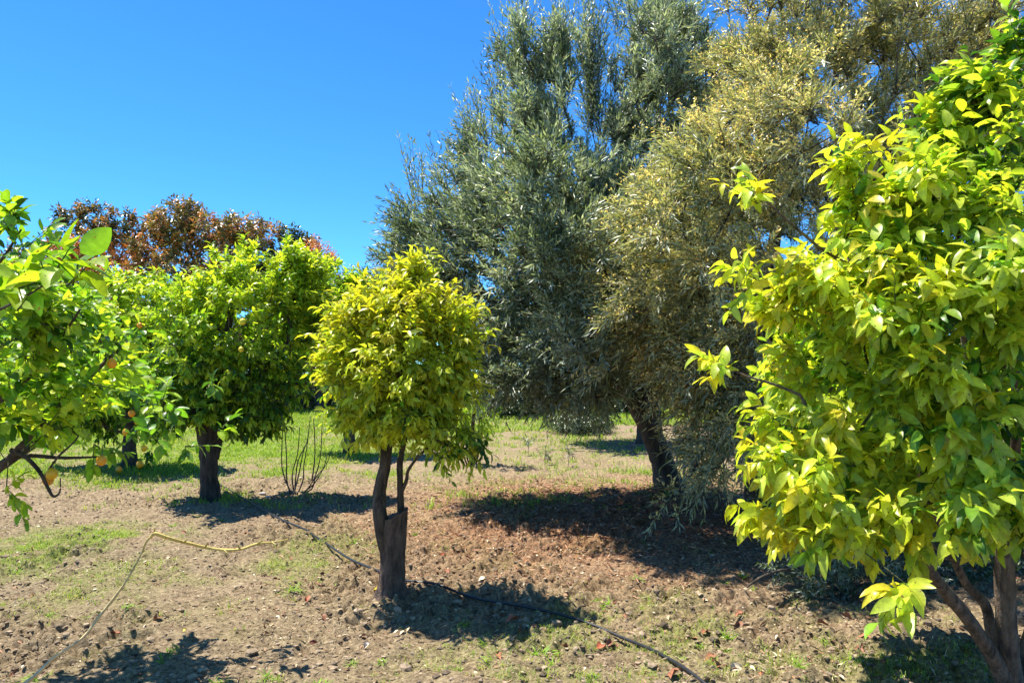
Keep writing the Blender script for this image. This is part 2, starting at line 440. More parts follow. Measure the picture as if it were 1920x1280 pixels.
def shoots(P, outdir, rs, per, Ls, spread=.6, up=.3, droop=0.):
    """per shoots from each point; returns base, dir, length"""
    n = len(P); B = np.repeat(P, per, 0); O = np.repeat(outdir, per, 0)
    D = nrm(O + spread * rs.randn(n * per, 3) + np.array([0, 0, up - droop]))
    return B, D, Ls * (.55 + .8 * rs.rand(n * per))

def dress(mbL, mbT, B, D, Ls, K, lsize, lwidth, colfn, rs, kind='mid', curl=.3, fold=.3, wave=0., a0=1.25, a1=.45, grav=.25, t0=.15, twig=.0025, twigcol=(.10, .14, .03), bend=.0, upn=1.0, rosette=1.0):
    """K leaves along every shoot in a spiral"""
    n = len(B); D = nrm(D)
    ref = nrm(rs.randn(n, 3)); A = nrm(np.cross(D, ref)); Bv = np.cross(D, A)
    t = t0 + (1 - t0) * (np.linspace(0, 1, K) ** (1 / rosette)); ang = np.arange(K) * 2.4
    T = t[None] + .04 * rs.randn(n, K); an = ang[None] + rs.rand(n, 1) * 6.28 + .4 * rs.randn(n, K)
    gb = np.array([0, 0, -1.]) * bend
    Pp = B[:, None] + D[:, None] * (Ls[:, None] * T)[..., None] + gb * (Ls[:, None] * T ** 2)[..., None]
    Dt = nrm(D[:, None] + 2 * gb * T[..., None])
    rad = np.cos(an)[..., None] * A[:, None] + np.sin(an)[..., None] * Bv[:, None]
    al = (a0 + (a1 - a0) * t)[None, :] + .15 * rs.randn(n, K)
    LD = Dt * np.cos(al)[..., None] + rad * np.sin(al)[..., None] + np.array([0, 0, -grav]) + .12 * rs.randn(n, K, 3)
    LD = nrm(LD.reshape(-1, 3)); Nn = np.array([0, 0, upn]) + .55 * rs.randn(n * K, 3) + .3 * np.repeat(D, K, 0)
    Lh = lsize * (.6 + .65 * rs.rand(n * K)) * np.tile(1 - .25 * np.abs(t - .6), n)
    c = colfn(Pp.reshape(-1, 3), np.repeat(np.arange(n), K), np.tile(t, n), n)
    leaves(mbL, Pp.reshape(-1, 3), LD, Nn, Lh, Lh * lwidth * (.85 + .3 * rs.rand(n * K)), c, kind, curl, fold, wave, rs)
    if mbT is not None:     # the green twigs
        k = 4; ts = np.linspace(0, 1, 3); th = np.arange(3) * 2.094
        C0 = B[:, None] + D[:, None] * (Ls[:, None] * ts)[..., None] + gb * (Ls[:, None] * ts ** 2)[..., None]
        rr = twig * np.array([1.3, 1, .5])
        V = C0[:, :, None] + rr[None, :, None, None] * (np.cos(th)[None, None, :, None] * A[:, None, None] + np.sin(th)[None, None, :, None] * Bv[:, None, None])
        f = []
        for a in range(2):
            for b in range(3): f.append([a * 3 + b, a * 3 + (b + 1) % 3, a * 3 + 3 + (b + 1) % 3, a * 3 + 3 + b])
        f = np.array(f)[None] + (np.arange(n) * 9)[:, None, None]
        mbT.add(V.reshape(-1, 3), f.reshape(-1, 4), twigcol)

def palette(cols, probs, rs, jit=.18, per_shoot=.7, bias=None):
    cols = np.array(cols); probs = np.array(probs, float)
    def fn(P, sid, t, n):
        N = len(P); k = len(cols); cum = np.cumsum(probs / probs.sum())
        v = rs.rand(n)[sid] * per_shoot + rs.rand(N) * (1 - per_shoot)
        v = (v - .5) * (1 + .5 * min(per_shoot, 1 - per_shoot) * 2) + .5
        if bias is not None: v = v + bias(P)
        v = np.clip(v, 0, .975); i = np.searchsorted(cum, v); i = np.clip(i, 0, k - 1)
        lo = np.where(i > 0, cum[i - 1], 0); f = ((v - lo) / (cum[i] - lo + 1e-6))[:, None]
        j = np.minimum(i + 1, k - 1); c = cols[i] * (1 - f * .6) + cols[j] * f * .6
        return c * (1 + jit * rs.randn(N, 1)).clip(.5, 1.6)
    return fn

def outward(P, ctr, zs=1.0):
    d = P - ctr; d[:, 2] *= zs; return nrm(d)

# leaf colours (base colours)
YEL = (.56, .64, .05); LIMJ = (.44, .56, .07); LIME = (.36, .53, .04); GRN = (.13, .30, .025); DGR = (.04, .12, .015); AMB = (.64, .56, .045)

def brown(r): return np.array([.105, .08, .055]) if r > .006 else (np.array([.12, .13, .045]) if r < .0035 else np.array([.11, .095, .05]))

def sphere(mb, c, r, col, rs, n=10, sq=(1, 1, 1)):
    th = np.linspace(0, math.pi, n); ph = np.linspace(0, 2 * math.pi, 2 * n, endpoint=False)
    V = [[math.sin(a) * math.cos(b) * sq[0], math.sin(a) * math.sin(b) * sq[1], math.cos(a) * (sq[2] + .06 * abs(math.cos(a)) ** 6)] for a in th for b in ph]
    V = np.array(V) * r * (1 + .02 * rs.randn()) + c; f = []
    m = 2 * n
    for i in range(n - 1):
        for j in range(m): f.append([i * m + j, (i + 1) * m + j, (i + 1) * m + (j + 1) % m, i * m + (j + 1) % m])
    mb.add(V, f, col)

def add_fruit(parent, pts, r, rs, name='orange', col=(.85, .38, .015)):
    for p in pts:
        m = MB(); k = rs.rand(); sphere(m, p, r * (.85 + .3 * rs.rand()), np.array(col) * np.array([1, .85 + .5 * k, 1]), rs, 9, (1, 1, 1.05))
        tube(m, [p + [0, 0, r * .95], p + [.004, 0, r * 1.5], p + [.0, .004, r * 2.4]], [.0035, .0028, .0022], 5, (.10, .13, .04))
        m.build(name, M_peel, parent)

def citrus(label, base, limbs, lob, nat, per, K, Ls, lsize, rs, cols, probs, kind='mid', bias=None, fruit=None, ctr=None, rtip=.0028, rmax=.04, barkcol=(.085, .06, .04), fr=.036, up=.3, grav=.3, group=None, shell=.5, trunkname='trunk', skip_limbs=False, lw=.42, curl=.3, spread=.6, more=None):
    root = thing('citrus_tree', base, label, 'tree', group)
    pts = lobes(lob, nat, rs, shell); P, par, n0, fx = skeleton(limbs, pts)
    tb = MB(); branches(tb, P, par, n0, fx, rtip, brown, rmax, rs=rs)
    if not skip_limbs: limb_tubes(tb, limbs, barkcol)
    c = pts.mean(0) if ctr is None else ctr; cp = P[n0:]
    B, D, L = shoots(cp, outward(cp.copy(), c), rs, per, Ls, spread, up)
    lb = MB(); dress(lb, tb, B, D, L, K, lsize, lw, palette(cols, probs, rs, bias=bias), rs, kind, curl, .35, .06 if kind == 'fine' else 0, grav=grav, twig=rtip * .7)
    if more: more(lb, tb, rs)
    tb.build(trunkname, M_bark, root); lb.build('crown', M_citrus, root)
    if fruit is not None: add_fruit(root, fruit, fr, rs)
    return root

# ------------------------------------------------------------------ the young grafted citrus in the middle (A)
rs = RS(101); b = ground_pt(735, 1112)
dA = b[1]
limbsA = [limb([(735, 1055, dA - .0, 14), (722, 1020, dA - .02, 28), (712, 960, dA - .03, 27), (711, 925, dA, 25), (716, 900, dA, 23), (722, 870, dA, 21), (718, 838, dA, 14), (712, 800, dA, 13), (700, 740, dA, 11), (680, 680, dA, 8)]),
          limb([(722, 880, dA, 18), (728, 850, dA, 13), (735, 800, dA + .02, 12), (745, 730, dA + .05, 10), (760, 640, dA, 8), (770, 560, dA, 5)]),
          limb([(752, 975, dA + .03, 15), (751, 940, dA + .03, 13), (750, 900, dA + .03, 12), (751, 860, dA + .05, 11), (765, 800, dA + .1, 9), (790, 730, dA + .1, 8), (820, 660, dA + .1, 5)]),
          limb([(752, 925, dA + .03, 8), (762, 900, dA, 7), (766, 880, dA - .05, 6), (790, 850, dA - .1, 5), (830, 820, dA - .15, 4)])]
lobA = [(760, 610, dA - .1, 55, 60, .2, .8), (745, 690, dA, 118, 120, .46), (765, 590, dA, 85, 75, .33), (668, 655, dA, 58, 82, .33), (838, 680, dA, 52, 80, .32), (780, 780, dA, 74, 46, .36), (700, 770, dA, 62, 44, .36), (668, 600, dA, 34, 32, .2),
        (772, 522, dA, 24, 24, .08, 1.5), (850, 615, dA, 35, 40, .2), (862, 815, dA - .1, 24, 40, .2), (822, 842, dA - .2, 28, 16, .15)]
A = citrus("small yellow-green citrus tree regrowing from a thick sawn stump in the middle", b, limbsA, lobA, 440, 4, 9, .17, .076, rs,
           [DGR, GRN, LIMJ, YEL, AMB], [.02, .08, .32, .55, .03], kind='mid', rtip=.0024, rmax=.02,
           bias=lambda P: .24 * np.clip((P[:, 2] - 1.45) / .6, -1.2, 1) - .10 * np.clip((P[:, 0] + .5) / .5, -1, 1), trunkname='trunk', lw=.36)
# stump
sb = MB(); H = 1.55 - (960 - 700) / F * dA; H = at(735, 958, dA)[2]
zs = np.linspace(-.06, H, 26); rr = np.interp(zs, [-.06, 0, .06, .2, .4, H], [.155, .125, .097, .084, .089, .096])
cx = np.interp(zs, [0, .3, H], [b[0] + .0, b[0] + .0, b[0] + .015])
S = 28; th = np.linspace(0, 2 * math.pi, S, endpoint=False)
V = []
for k, z in enumerate(zs):
    for t in th:
        rad = rr[k] * (1 + .10 * (2 * float(n2(math.cos(t) * 2 + 5, math.sin(t) * 2 + z * 3, 8)) - 1) + .07 * (2 * float(n2(math.cos(t) * 5 + 5, math.sin(t) * 5 + z * 12, 9)) - 1))
        x = cx[k] + rad * math.cos(t); y = b[1] + rad * math.sin(t)
        top = H - .03 + .05 * math.cos(t) * (1.1 if math.cos(t) > 0 else .4) + .012 * (float(n2(t * 3, 3, 4)) - .5)
        zz = z if k < 20 else zs[19] + (z - zs[19]) / (H - zs[19]) * (top - zs[19])
        V.append([x, y, zz])
f = [[k * S + j, k * S + (j + 1) % S, (k + 1) * S + (j + 1) % S, (k + 1) * S + j] for k in range(len(zs) - 1) for j in range(S)]
sb.add2(np.array(V), [np.array(f)], (.11, .072, .05))
stump = sb.build('stump', M_bark, A)
cb = MB(); ring = np.array(V[-S:]); cen = ring.mean(0) - [0, 0, .012]; mid = cen + (ring - cen) * .55 - [0, 0, .006]
cb.add2(np.vstack([ring * 1 + [0, 0, .001], mid, cen]), [np.array([[j, (j + 1) % S, S + (j + 1) % S, S + j] for j in range(S)]), np.array([[S + j, S + (j + 1) % S, 2 * S] for j in range(S)])], (.14, .10, .075))
co = cb.build('cut_face', M_cut); co.parent = stump; co.location = (0, 0, 0)

# ------------------------------------------------------------------ green citrus on the left (B)
rs = RS(202); b = ground_pt(395, 940); dB = b[1]
limbsB = [limb([(395, 952, dB, 50), (395, 930, dB, 40), (392, 900, dB, 33), (391, 860, dB, 33), (390, 825, dB, 36), (378, 790, dB, 26), (360, 740, dB, 18), (330, 680, dB, 12)]),
          limb([(391, 835, dB, 34), (398, 800, dB, 26), (405, 740, dB, 20), (420, 650, dB, 14), (440, 560, dB, 8)]),
          limb([(404, 860, dB, 12), (410, 830, dB, 13), (408, 800, dB, 18), (440, 750, dB, 15), (490, 700, dB, 11), (540, 640, dB, 6)]),
          limb([(480, 720, dB, 8), (520, 722, dB, 6), (575, 718, dB, 4)])]
lobB = [(430, 640, dB, 130, 125, 1.0), (445, 535, dB, 75, 62, .5), (350, 700, dB, 80, 85, .7), (490, 710, dB, 80, 80, .7), (540, 570, dB + .3, 62, 80, .5), (340, 590, dB, 65, 60, .5), (400, 770, dB, 95, 35, .5),
        (480, 780, dB, 55, 28, .4), (330, 765, dB, 42, 28, .4), (565, 500, dB + .4, 35, 32, .3), (460, 485, dB, 25, 18, .2), (590, 620, dB + .5, 45, 60, .4), (560, 560, dB + .4, 60, 70, .4), (545, 490, dB + .2, 30, 28, .3)]
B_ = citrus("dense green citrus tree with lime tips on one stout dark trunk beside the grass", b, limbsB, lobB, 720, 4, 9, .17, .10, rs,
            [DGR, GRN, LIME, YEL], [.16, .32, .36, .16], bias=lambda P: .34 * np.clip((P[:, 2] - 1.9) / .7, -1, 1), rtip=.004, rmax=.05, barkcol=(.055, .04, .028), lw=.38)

# ------------------------------------------------------------------ orange tree behind it on the left (C)
rs = RS(303); b = ground_pt(243, 880); dC = b[1]
limbsC = [limb([(243, 885, dC, 34), (243, 860, dC, 27), (242, 830, dC, 24), (246, 800, dC, 22), (240, 760, dC, 18), (215, 700, dC, 12), (180, 640, dC, 8)]),
          limb([(243, 815, dC, 20), (258, 760, dC, 14), (280, 680, dC, 10), (290, 600, dC, 6)])]
lobC = [(240, 640, dC, 95, 105, 1.1), (170, 680, dC, 75, 100, .9), (300, 640, dC, 60, 95, .8), (230, 550, dC, 65, 45, .6), (290, 545, dC, 35, 35, .4), (160, 590, dC, 50, 50, .5), (240, 760, dC, 90, 35, .8), (150, 775, dC, 45, 35, .5),
        (300, 790, dC, 35, 25, .4), (255, 855, dC, 36, 20, .35, .4), (110, 720, dC, 45, 70, .5), (320, 740, dC - .3, 40, 50, .5), (200, 790, dC, 60, 25, .6)]
fruC = [at(x, y, dC - .9) for x, y in ((262, 870), (223, 880), (270, 840), (247, 775), (258, 790), (236, 810), (200, 728), (245, 718), (150, 700), (262, 610), (175, 690), (300, 720))]
C_ = citrus("orange tree hung with ripe fruit in the shade, its low skirt nearly touching the grass", b, limbsC, lobC, 620, 4, 8, .2, .105, rs,
            [DGR, GRN, LIME, YEL], [.10, .30, .40, .20], bias=lambda P: .2 * np.clip((P[:, 2] - 1.9) / .7, -1, 1), rtip=.0045, rmax=.05, fruit=fruC, fr=.05, barkcol=(.07, .055, .045), lw=.42)
add_fruit(B_, [at(452, 655, dB - .95), at(455, 603, dB - .9)], .032, rs, col=(.75, .62, .03))

# ------------------------------------------------------------------ citrus between the two crowns, further back (F)
rs = RS(404); b = ground_pt(655, 850); dF = b[1]
limbsF = [limb([(655, 855, dF, 26), (655, 800, dF, 18), (650, 730, dF, 14), (660, 620, dF, 8)]), limb([(655, 780, dF, 14), (630, 700, dF, 9), (600, 620, dF, 6)])]
lobF = [(650, 600, dF, 60, 80, .8), (605, 640, dF, 50, 80, .7), (665, 545, dF, 36, 30, .4), (615, 510, dF, 22, 22, .3), (700, 620, dF, 45, 70, .6), (630, 560, dF, 45, 35, .4)]
F_ = citrus("lime-green citrus crown showing between the green and the yellow trees, further back", b, limbsF, lobF, 380, 4, 8, .2, .12, rs,
            [DGR, GRN, LIME, YEL], [.2, .3, .36, .14], rtip=.005, rmax=.04, bias=lambda P: .2 * np.clip((P[:, 2] - 2.2) / .7, -1, 1))

# ------------------------------------------------------------------ little tree behind the middle one (G)
rs = RS(505); b = ground_pt(886, 872); dG = b[1]
limbsG = [limb([(886, 876, dG, 13), (886, 850, dG, 9), (885, 820, dG, 8), (888, 780, dG, 7), (895, 740, dG, 5)])]
for k, (x0, x1, y1) in enumerate(((868, 862, 815), (875, 872, 790), (897, 905, 800), (905, 915, 810), (880, 880, 800), (893, 900, 780))):
    limbsG.append(limb([(x0 * .5 + 443, 874, dG, 3), (x0, 850, dG, 3), (x1, y1, dG, 2)]))
lobG = [(895, 760, dG, 42, 38, .4), (920, 720, dG, 30, 35, .3), (870, 790, dG, 24, 22, .3), (905, 800, dG, 24, 18, .3)]
citrus("spindly sapling with thin upright suckers behind the yellow stump tree", b, limbsG, lobG, 60, 3, 7, .16, .085, rs,
       [GRN, LIME, YEL], [.45, .4, .15], rtip=.003, rmax=.015, lw=.36)

# ------------------------------------------------------------------ the near citrus on the right (J)
rs = RS(606); dJ = 3.5
b = np.array([at(1900, 1300, dJ)[0], dJ, 0.])
limbsJ = [limb([(1905, 1325, 3.5, 62), (1897, 1280, 3.48, 46), (1888, 1200, 3.4, 38), (1884, 1100, 3.35, 36), (1880, 1000, 3.3, 32), (1860, 880, 3.2, 27), (1838, 770, 3.15, 22), (1810, 640, 3.1, 15), (1790, 480, 3.0, 9), (1840, 300, 3.0, 6)]),
          limb([(1895, 1300, 3.48, 40), (1862, 1230, 3.4, 28), (1815, 1160, 3.3, 25), (1770, 1105, 3.2, 23), (1742, 1065, 3.1, 20), (1720, 1000, 3.0, 15), (1660, 930, 2.9, 11), (1560, 850, 2.8, 8), (1500, 740, 2.75, 5)]),
          limb([(1898, 1290, 3.55, 32), (1872, 1230, 3.55, 24), (1858, 1180, 3.55, 20), (1846, 1130, 3.5, 18), (1808, 1088, 3.45, 15), (1760, 980, 3.3, 11), (1700, 820, 3.2, 9), (1640, 640, 3.1, 7), (1590, 480, 3.0, 5)]),
          limb([(1905, 1300, 3.5, 44), (1925, 1230, 3.5, 34), (1960, 1100, 3.5, 30), (1990, 900, 3.4, 24), (2020, 650, 3.3, 16), (2010, 400, 3.2, 9)]),
          limb([(1884, 1040, 3.3, 22), (1900, 900, 3.2, 20), (1905, 760, 3.1, 17), (1900, 600, 3.0, 12), (1900, 400, 2.9, 7), (1895, 200, 2.9, 5)]),
          limb([(1600, 500, 3.0, 6), (1545, 470, 2.9, 5.5), (1490, 425, 2.82, 5), (1452, 392, 2.8, 4), (1432, 372, 2.8, 3)]),
          limb([(1500, 740, 2.75, 6), (1450, 720, 2.78, 5), (1400, 705, 2.8, 4), (1370, 690, 2.8, 3)])]
lobJ = [(1650, 420, 3.0, 75, 75, .3), (1590, 490, 3.0, 70, 60, .3), (1640, 800, 4.3, 150, 150, .5, 1.2), (1780, 650, 4.2, 150, 150, .5, .8), (1500, 700, 4.3, 90, 120, .5, .8), (1900, 900, 3.9, 150, 100, .6, .8), (1480, 800, 3.9, 60, 150, .5), (1570, 650, 3.8, 120, 130, .5), (1660, 900, 3.9, 150, 90, .6), (1860, 300, 2.95, 150, 130, .35), (1720, 420, 2.9, 120, 120, .32), (1800, 230, 3.0, 60, 65, .2), (1900, 130, 3.0, 38, 75, .12), (1570, 580, 2.85, 120, 110, .3), (1470, 560, 2.75, 65, 70, .18),
        (1640, 760, 2.75, 170, 150, .35), (1480, 860, 2.75, 90, 95, .25), (1440, 930, 2.75, 48, 50, .15), (1780, 600, 2.6, 150, 160, .35), (1900, 520, 2.6, 120, 200, .35), (1560, 950, 2.7, 110, 60, .25), (1700, 940, 2.6, 110, 60, .25), (1870, 920, 2.5, 90, 60, .22),
        (2050, 600, 3.1, 150, 380, .7), (2100, 300, 3.3, 150, 150, .5), (1990, 900, 3.3, 120, 170, .5),
        (1440, 380, 2.8, 26, 14, .06, 1.5), (1585, 345, 2.8, 16, 36, .06, 2.5), (1665, 300, 2.85, 26, 22, .08, .2), (1372, 690, 2.8, 28, 18, .08, .3), (1405, 530, 2.75, 22, 18, .06, .2), (1690, 1090, 2.4, 24, 20, .08, .2),
        (1600, 1030, 2.5, 22, 22, .08, .2), (1800, 1000, 2.5, 40, 30, .1, .3), (1640, 1000, 2.55, 60, 30, .12, .5), (1490, 960, 2.7, 60, 25, .15, .4), (1780, 990, 2.6, 60, 30, .15, .9), (1890, 970, 2.5, 50, 40, .15, .9), (1610, 1010, 2.55, 40, 20, .12, .5), (1800, 800, 2.9, 150, 110, .3)]
lobJ = [((q[0] + (38 if q[0] < 1520 and q[3] > 42 else 22 if q[0] < 1720 and q[3] > 42 else 0)), *q[1:]) for q in lobJ]
J_ = citrus("large near citrus tree with big glossy yellow-green leaves and several leaning stems", b, limbsJ, lobJ, 700, 5, 9, .14, .083, rs,
            [DGR, GRN, LIMJ, YEL, AMB], [.07, .18, .38, .34, .03], kind='fine', rtip=.0022, rmax=.016, barkcol=(.15, .105, .07), lw=.40, curl=.42, grav=.4, up=.25,
            bias=lambda P: .28 * np.clip((1.25 - (P[:, 0] - .08 * P[:, 2])) / .55, -1, 1) + .05, shell=.4, ctr=np.array([1.9, 3.1, 1.3]))

# ------------------------------------------------------------------ the near lemon tree on the left (D)
rs = RS(707); b = np.array([-3.25, 3.4, 0.])
limbsD = [np.array([[-3.25, 3.4, -.05, .10], [-3.2, 3.4, .3, .075], [-3.0, 3.35, .7, .045], [-2.75, 3.25, 1.0, .022], *limb([(-40, 900, 3.2, 14), (40, 835, 3.15, 11), (90, 780, 3.1, 9), (135, 735, 3.1, 8), (185, 690, 3.1, 8), (240, 640, 3.1, 5)])]),
          np.array([[-3.0, 3.35, .7, .04], [-2.8, 3.3, 1.1, .02], *limb([(-60, 780, 3.1, 11), (10, 745, 3.0, 10), (60, 700, 2.9, 8), (110, 640, 2.8, 6), (150, 580, 2.6, 4)])]),
          limb([(10, 862, 3.2, 9), (50, 854, 3.2, 8), (120, 858, 3.2, 6), (190, 856, 3.2, 3)]),
          limb([(20, 843, 3.15, 9), (50, 858, 3.15, 8), (75, 885, 3.15, 7), (90, 915, 3.15, 6), (100, 930, 3.15, 5), (112, 922, 3.15, 3), (113, 895, 3.15, 2)]),
          limb([(85, 890, 3.15, 4), (110, 855, 3.1, 4), (145, 820, 3.1, 3), (160, 770, 3.1, 2)]),
          np.array([[-2.9, 3.3, .9, .045], [-2.7, 3.1, 1.5, .03], *limb([(-60, 540, 2.9, 9), (0, 490, 2.8, 6), (40, 430, 2.8, 3)])]),
          limb([(-80, 620, 2.6, 10), (-20, 590, 2.2, 6), (40, 560, 1.95, 4), (90, 530, 1.9, 3)]),
          np.array([[-3.0, 3.4, .6, .05], [-2.7, 3.8, 1.0, .03], [-2.45, 4.2, 1.35, .018], [-2.3, 4.2, 1.8, .008]])]
lobD = [(180, 640, 4.1, 45, 50, .35), (120, 590, 4.2, 75, 55, .35), (40, 640, 4.2, 60, 75, .4), (150, 700, 4.2, 80, 45, .4), (50, 455, 2.8, 34, 40, .1), (5, 480, 2.8, 30, 40, .2), (60, 650, 2.8, 80, 70, .3), (130, 640, 3.0, 70, 60, .3), (70, 750, 3.1, 80, 50, .3), (30, 800, 3.2, 60, 40, .3), (120, 720, 3.3, 80, 60, .3), (150, 720, 3.1, 50, 45, .25), (20, 530, 2.6, 40, 60, .2),
        (150, 800, 3.1, 45, 30, .2), (20, 905, 3.0, 18, 20, .06), (-150, 640, 3.1, 190, 160, .8), (-120, 800, 3.2, 120, 80, .4), (-330, 600, 3.4, 180, 180, .8), (195, 690, 3.1, 22, 25, .1), (100, 590, 2.7, 50, 30, .15)]
fruD = [at(97, 888, 3.1), at(90, 899, 3.2), at(22, 745, 3.0), at(142, 765, 3.0), at(190, 863, 3.18), at(210, 681, 3.0)]
def closer(lb, tb, rs):
    # large close leaves and low far-side foliage
    cp = lobes([(100, 525, 1.9, 55, 22, .08), (40, 560, 1.95, 35, 35, .08)], 9, rs)
    Bq, Dq, Lq = shoots(cp, np.tile([.5, -.3, .5], (len(cp), 1)), rs, 1, .10, .5, .3)
    dress(lb, tb, Bq, Dq, Lq, 5, .10, .55, palette([GRN, LIME, (.3, .42, .02)], [.25, .5, .25], rs), rs, 'fine', .25, .35, .06, grav=.15)
    cp = np.array([-2.2, 4.25, 1.3]) + (rs.rand(26, 3) - .5) * [1.1, 1.0, .4]
    Bq, Dq, Lq = shoots(cp, np.tile([.3, .1, .3], (len(cp), 1)), rs, 2, .12, .7, .2)
    dress(lb, tb, Bq, Dq, Lq, 7, .085, .48, palette([DGR, GRN, LIME], [.25, .5, .25], rs), rs, 'fine', .25, .35, .06)
D_ = citrus("near lemon tree reaching in from the left edge with yellow-orange fruit", b, limbsD, lobD, 400, 3, 7, .15, .07, rs,
            [DGR, GRN, LIME, YEL], [.16, .38, .32, .14], kind='fine', rtip=.0022, rmax=.016, barkcol=(.075, .055, .04), fruit=fruD, fr=.021, lw=.5, shell=.4, ctr=np.array([-2.6, 3.3, 1.2]), more=closer)
# bare low branch of that tree
tb2 = MB(); br = limb([(-260, 1430, 2.15, 17), (-90, 1370, 2.2, 16), (50, 1278, 2.25, 13), (100, 1233, 2.28, 11.5), (155, 1195, 2.3, 10), (190, 1150, 2.32, 8.5), (225, 1105, 2.35, 8), (248, 1070, 2.38, 7), (266, 1035, 2.4, 6.5), (275, 1015, 2.4, 6), (288, 1001, 2.4, 6)])
br[:, 3] *= .55; br = np.vstack([[[-2.6, 2.9, .25, .02], [-2.3, 2.5, .32, .012]], br[1:]])
S_ = smooth(br, 6); cc = np.linspace(0, 1, len(S_))[:, None]; tube(tb2, S_[:, :3], S_[:, 3], 9, (1 - cc) * np.array([.58, .46, .30]) + cc * np.array([.50, .38, .10]), .34, 5)
br2 = limb([(282, 1008, 2.4, 5.5), (290, 1000, 2.4, 6), (310, 1006, 2.42, 6.5), (345, 1016, 2.45, 6), (385, 1025, 2.5, 6), (420, 1030, 2.52, 5.5), (450, 1029, 2.55, 5), (480, 1020, 2.6, 4), (510, 1016, 2.65, 3), (540, 1011, 2.7, 2)])
S_ = smooth(br2, 6); tube(tb2, S_[:, :3], S_[:, 3], 8, (.60, .44, .12), .36, 6)
for (p, q) in (((288, 1002), (291, 988)), ((420, 1030), (428, 1039)), ((266, 1035), (272, 1030)), ((345, 1016), (352, 1010)), ((155, 1195), (147, 1190)), ((482, 1020), (492, 1012)), ((225, 1105), (232, 1102)), ((190, 1150), (180, 1146)), ((100, 1233), (108, 1222)), ((248, 1070), (240, 1064)), ((385, 1025), (390, 1016)), ((310, 1006), (306, 1016)), ((450, 1029), (446, 1020)), ((510, 1016), (518, 1022))):
    A0 = at(*p, 2.44); A1 = at(*q, 2.42); tube(tb2, [A0, (A0 + A1) / 2, A1], [.004, .003, .0012], 5, (.40, .32, .08))
tb2.build('bare_branch', M_twig, D_)

# ------------------------------------------------------------------ big narrow-leaved trees (H grey-green, I golden)
GG = [(.05, .085, .04), (.13, .19, .10), (.25, .34, .20), (.46, .55, .42)]
def bigtree(name, label, base, limbs, lob, nat, per, K, Ls, lsize, rs, cols, probs, flowers=0, fcols=None, wisps=None, shell=.55, up=.55, lw=.13, bend=.05, barkcol=(.07, .055, .045), rmax=.09, fprob=None):
    root = thing(name, base, label, 'tree')
    pts = lobes(lob, nat, rs, shell); P, par, n0, fx = skeleton(limbs, pts, .3)
    tb = MB(); branches(tb, P, par, n0, fx, .005, lambda r: np.array([.08, .065, .05]), rmax, 5, 2.3)
    limb_tubes(tb, limbs, barkcol, 14, .10)
    cp = P[n0:]; ctr = pts.mean(0)
    B, D, L = shoots(cp, outward(cp.copy(), ctr - [0, 0, .8], .8), rs, per, Ls, .5, up)
    if wisps is not None:
        wp = lobes(wisps, int(420), rs, .6)
        B = np.vstack([B, wp]); D = np.vstack([D, nrm(np.array([-.12, 0, 1.]) + .22 * rs.randn(len(wp), 3))]); L = np.r_[L, .5 + .35 * rs.rand(len(wp))]
    lb = MB(); dress(lb, tb, B, D, L, K, lsize, lw, palette(cols, probs, rs, .22, .45, lambda Q: 1.1 * (fbm(Q[:, 0] + .6 * Q[:, 1], Q[:, 2] - .4 * Q[:, 1], 1.6, 3, 71) - .5)), rs, 'low', .12, .25, a0=.9, a1=.35, grav=.02, twig=.003, twigcol=(.09, .085, .05), bend=bend, upn=.6)
    if flowers:
        m = np.where(fprob(B) > rs.rand(len(B)))[0]; n = len(m)
        fb = MB(); Bf = np.repeat(B[m], flowers, 0); Df = np.repeat(D[m], flowers, 0); Lf = np.repeat(L[m], flowers)
        t = .25 + .8 * rs.rand(len(Bf)); ps = Bf + Df * (Lf * t)[:, None] + rs.randn(len(Bf), 3) * .018
        hue = rs.rand(n)[np.repeat(np.arange(n), flowers)] * .6 + .4 * rs.rand(len(Bf))
        c = np.array(fcols[0])[None] * (1 - hue[:, None]) + np.array(fcols[1])[None] * hue[:, None]
        leaves(fb, ps, rs.randn(len(Bf), 3), rs.randn(len(Bf), 3), .022 + .020 * rs.rand(len(Bf)), .011 + .008 * rs.rand(len(Bf)), c * (1 + .2 * rs.randn(len(Bf), 1)).clip(.5, 1.5), 'low', .3, .5, rs=rs)
        fb.build('blossom', M_narrow, root).__setitem__('kind', 'stuff')
    tb.build('trunk', M_bark2, root); lb.build('crown', M_narrow, root)
    return root

rs = RS(808); b = ground_pt(1256, 925); dH = b[1]; dT = dH
limbsH = [limb([(1262, 940, dH, 84), (1256, 915, dH, 62), (1246, 880, dH, 48), (1236, 850, dH, 42), (1222, 810, dH, 40), (1204, 775, dH, 38), (1185, 745, dH, 34), (1160, 715, dH, 26), (1110, 680, dH + .2, 20), (1040, 620, dH + .4, 15), (950, 540, dH + .5, 10), (880, 460, dH + .5, 6)]),
          limb([(1210, 785, dH, 32), (1200, 730, dH, 28), (1170, 650, dH + .3, 24), (1120, 520, dH + .5, 18), (1060, 350, dH + .6, 12), (1020, 200, dH + .6, 7)]),
          limb([(1225, 810, dH, 32), (1225, 740, dH + .1, 28), (1230, 620, dH + .5, 22), (1240, 450, dH + .8, 16), (1235, 250, dH + .8, 10), (1225, 80, dH + .8, 5)]),
          limb([(1150, 712, dH, 14), (1090, 725, dH - .3, 9), (1020, 730, dH - .5, 6)])]
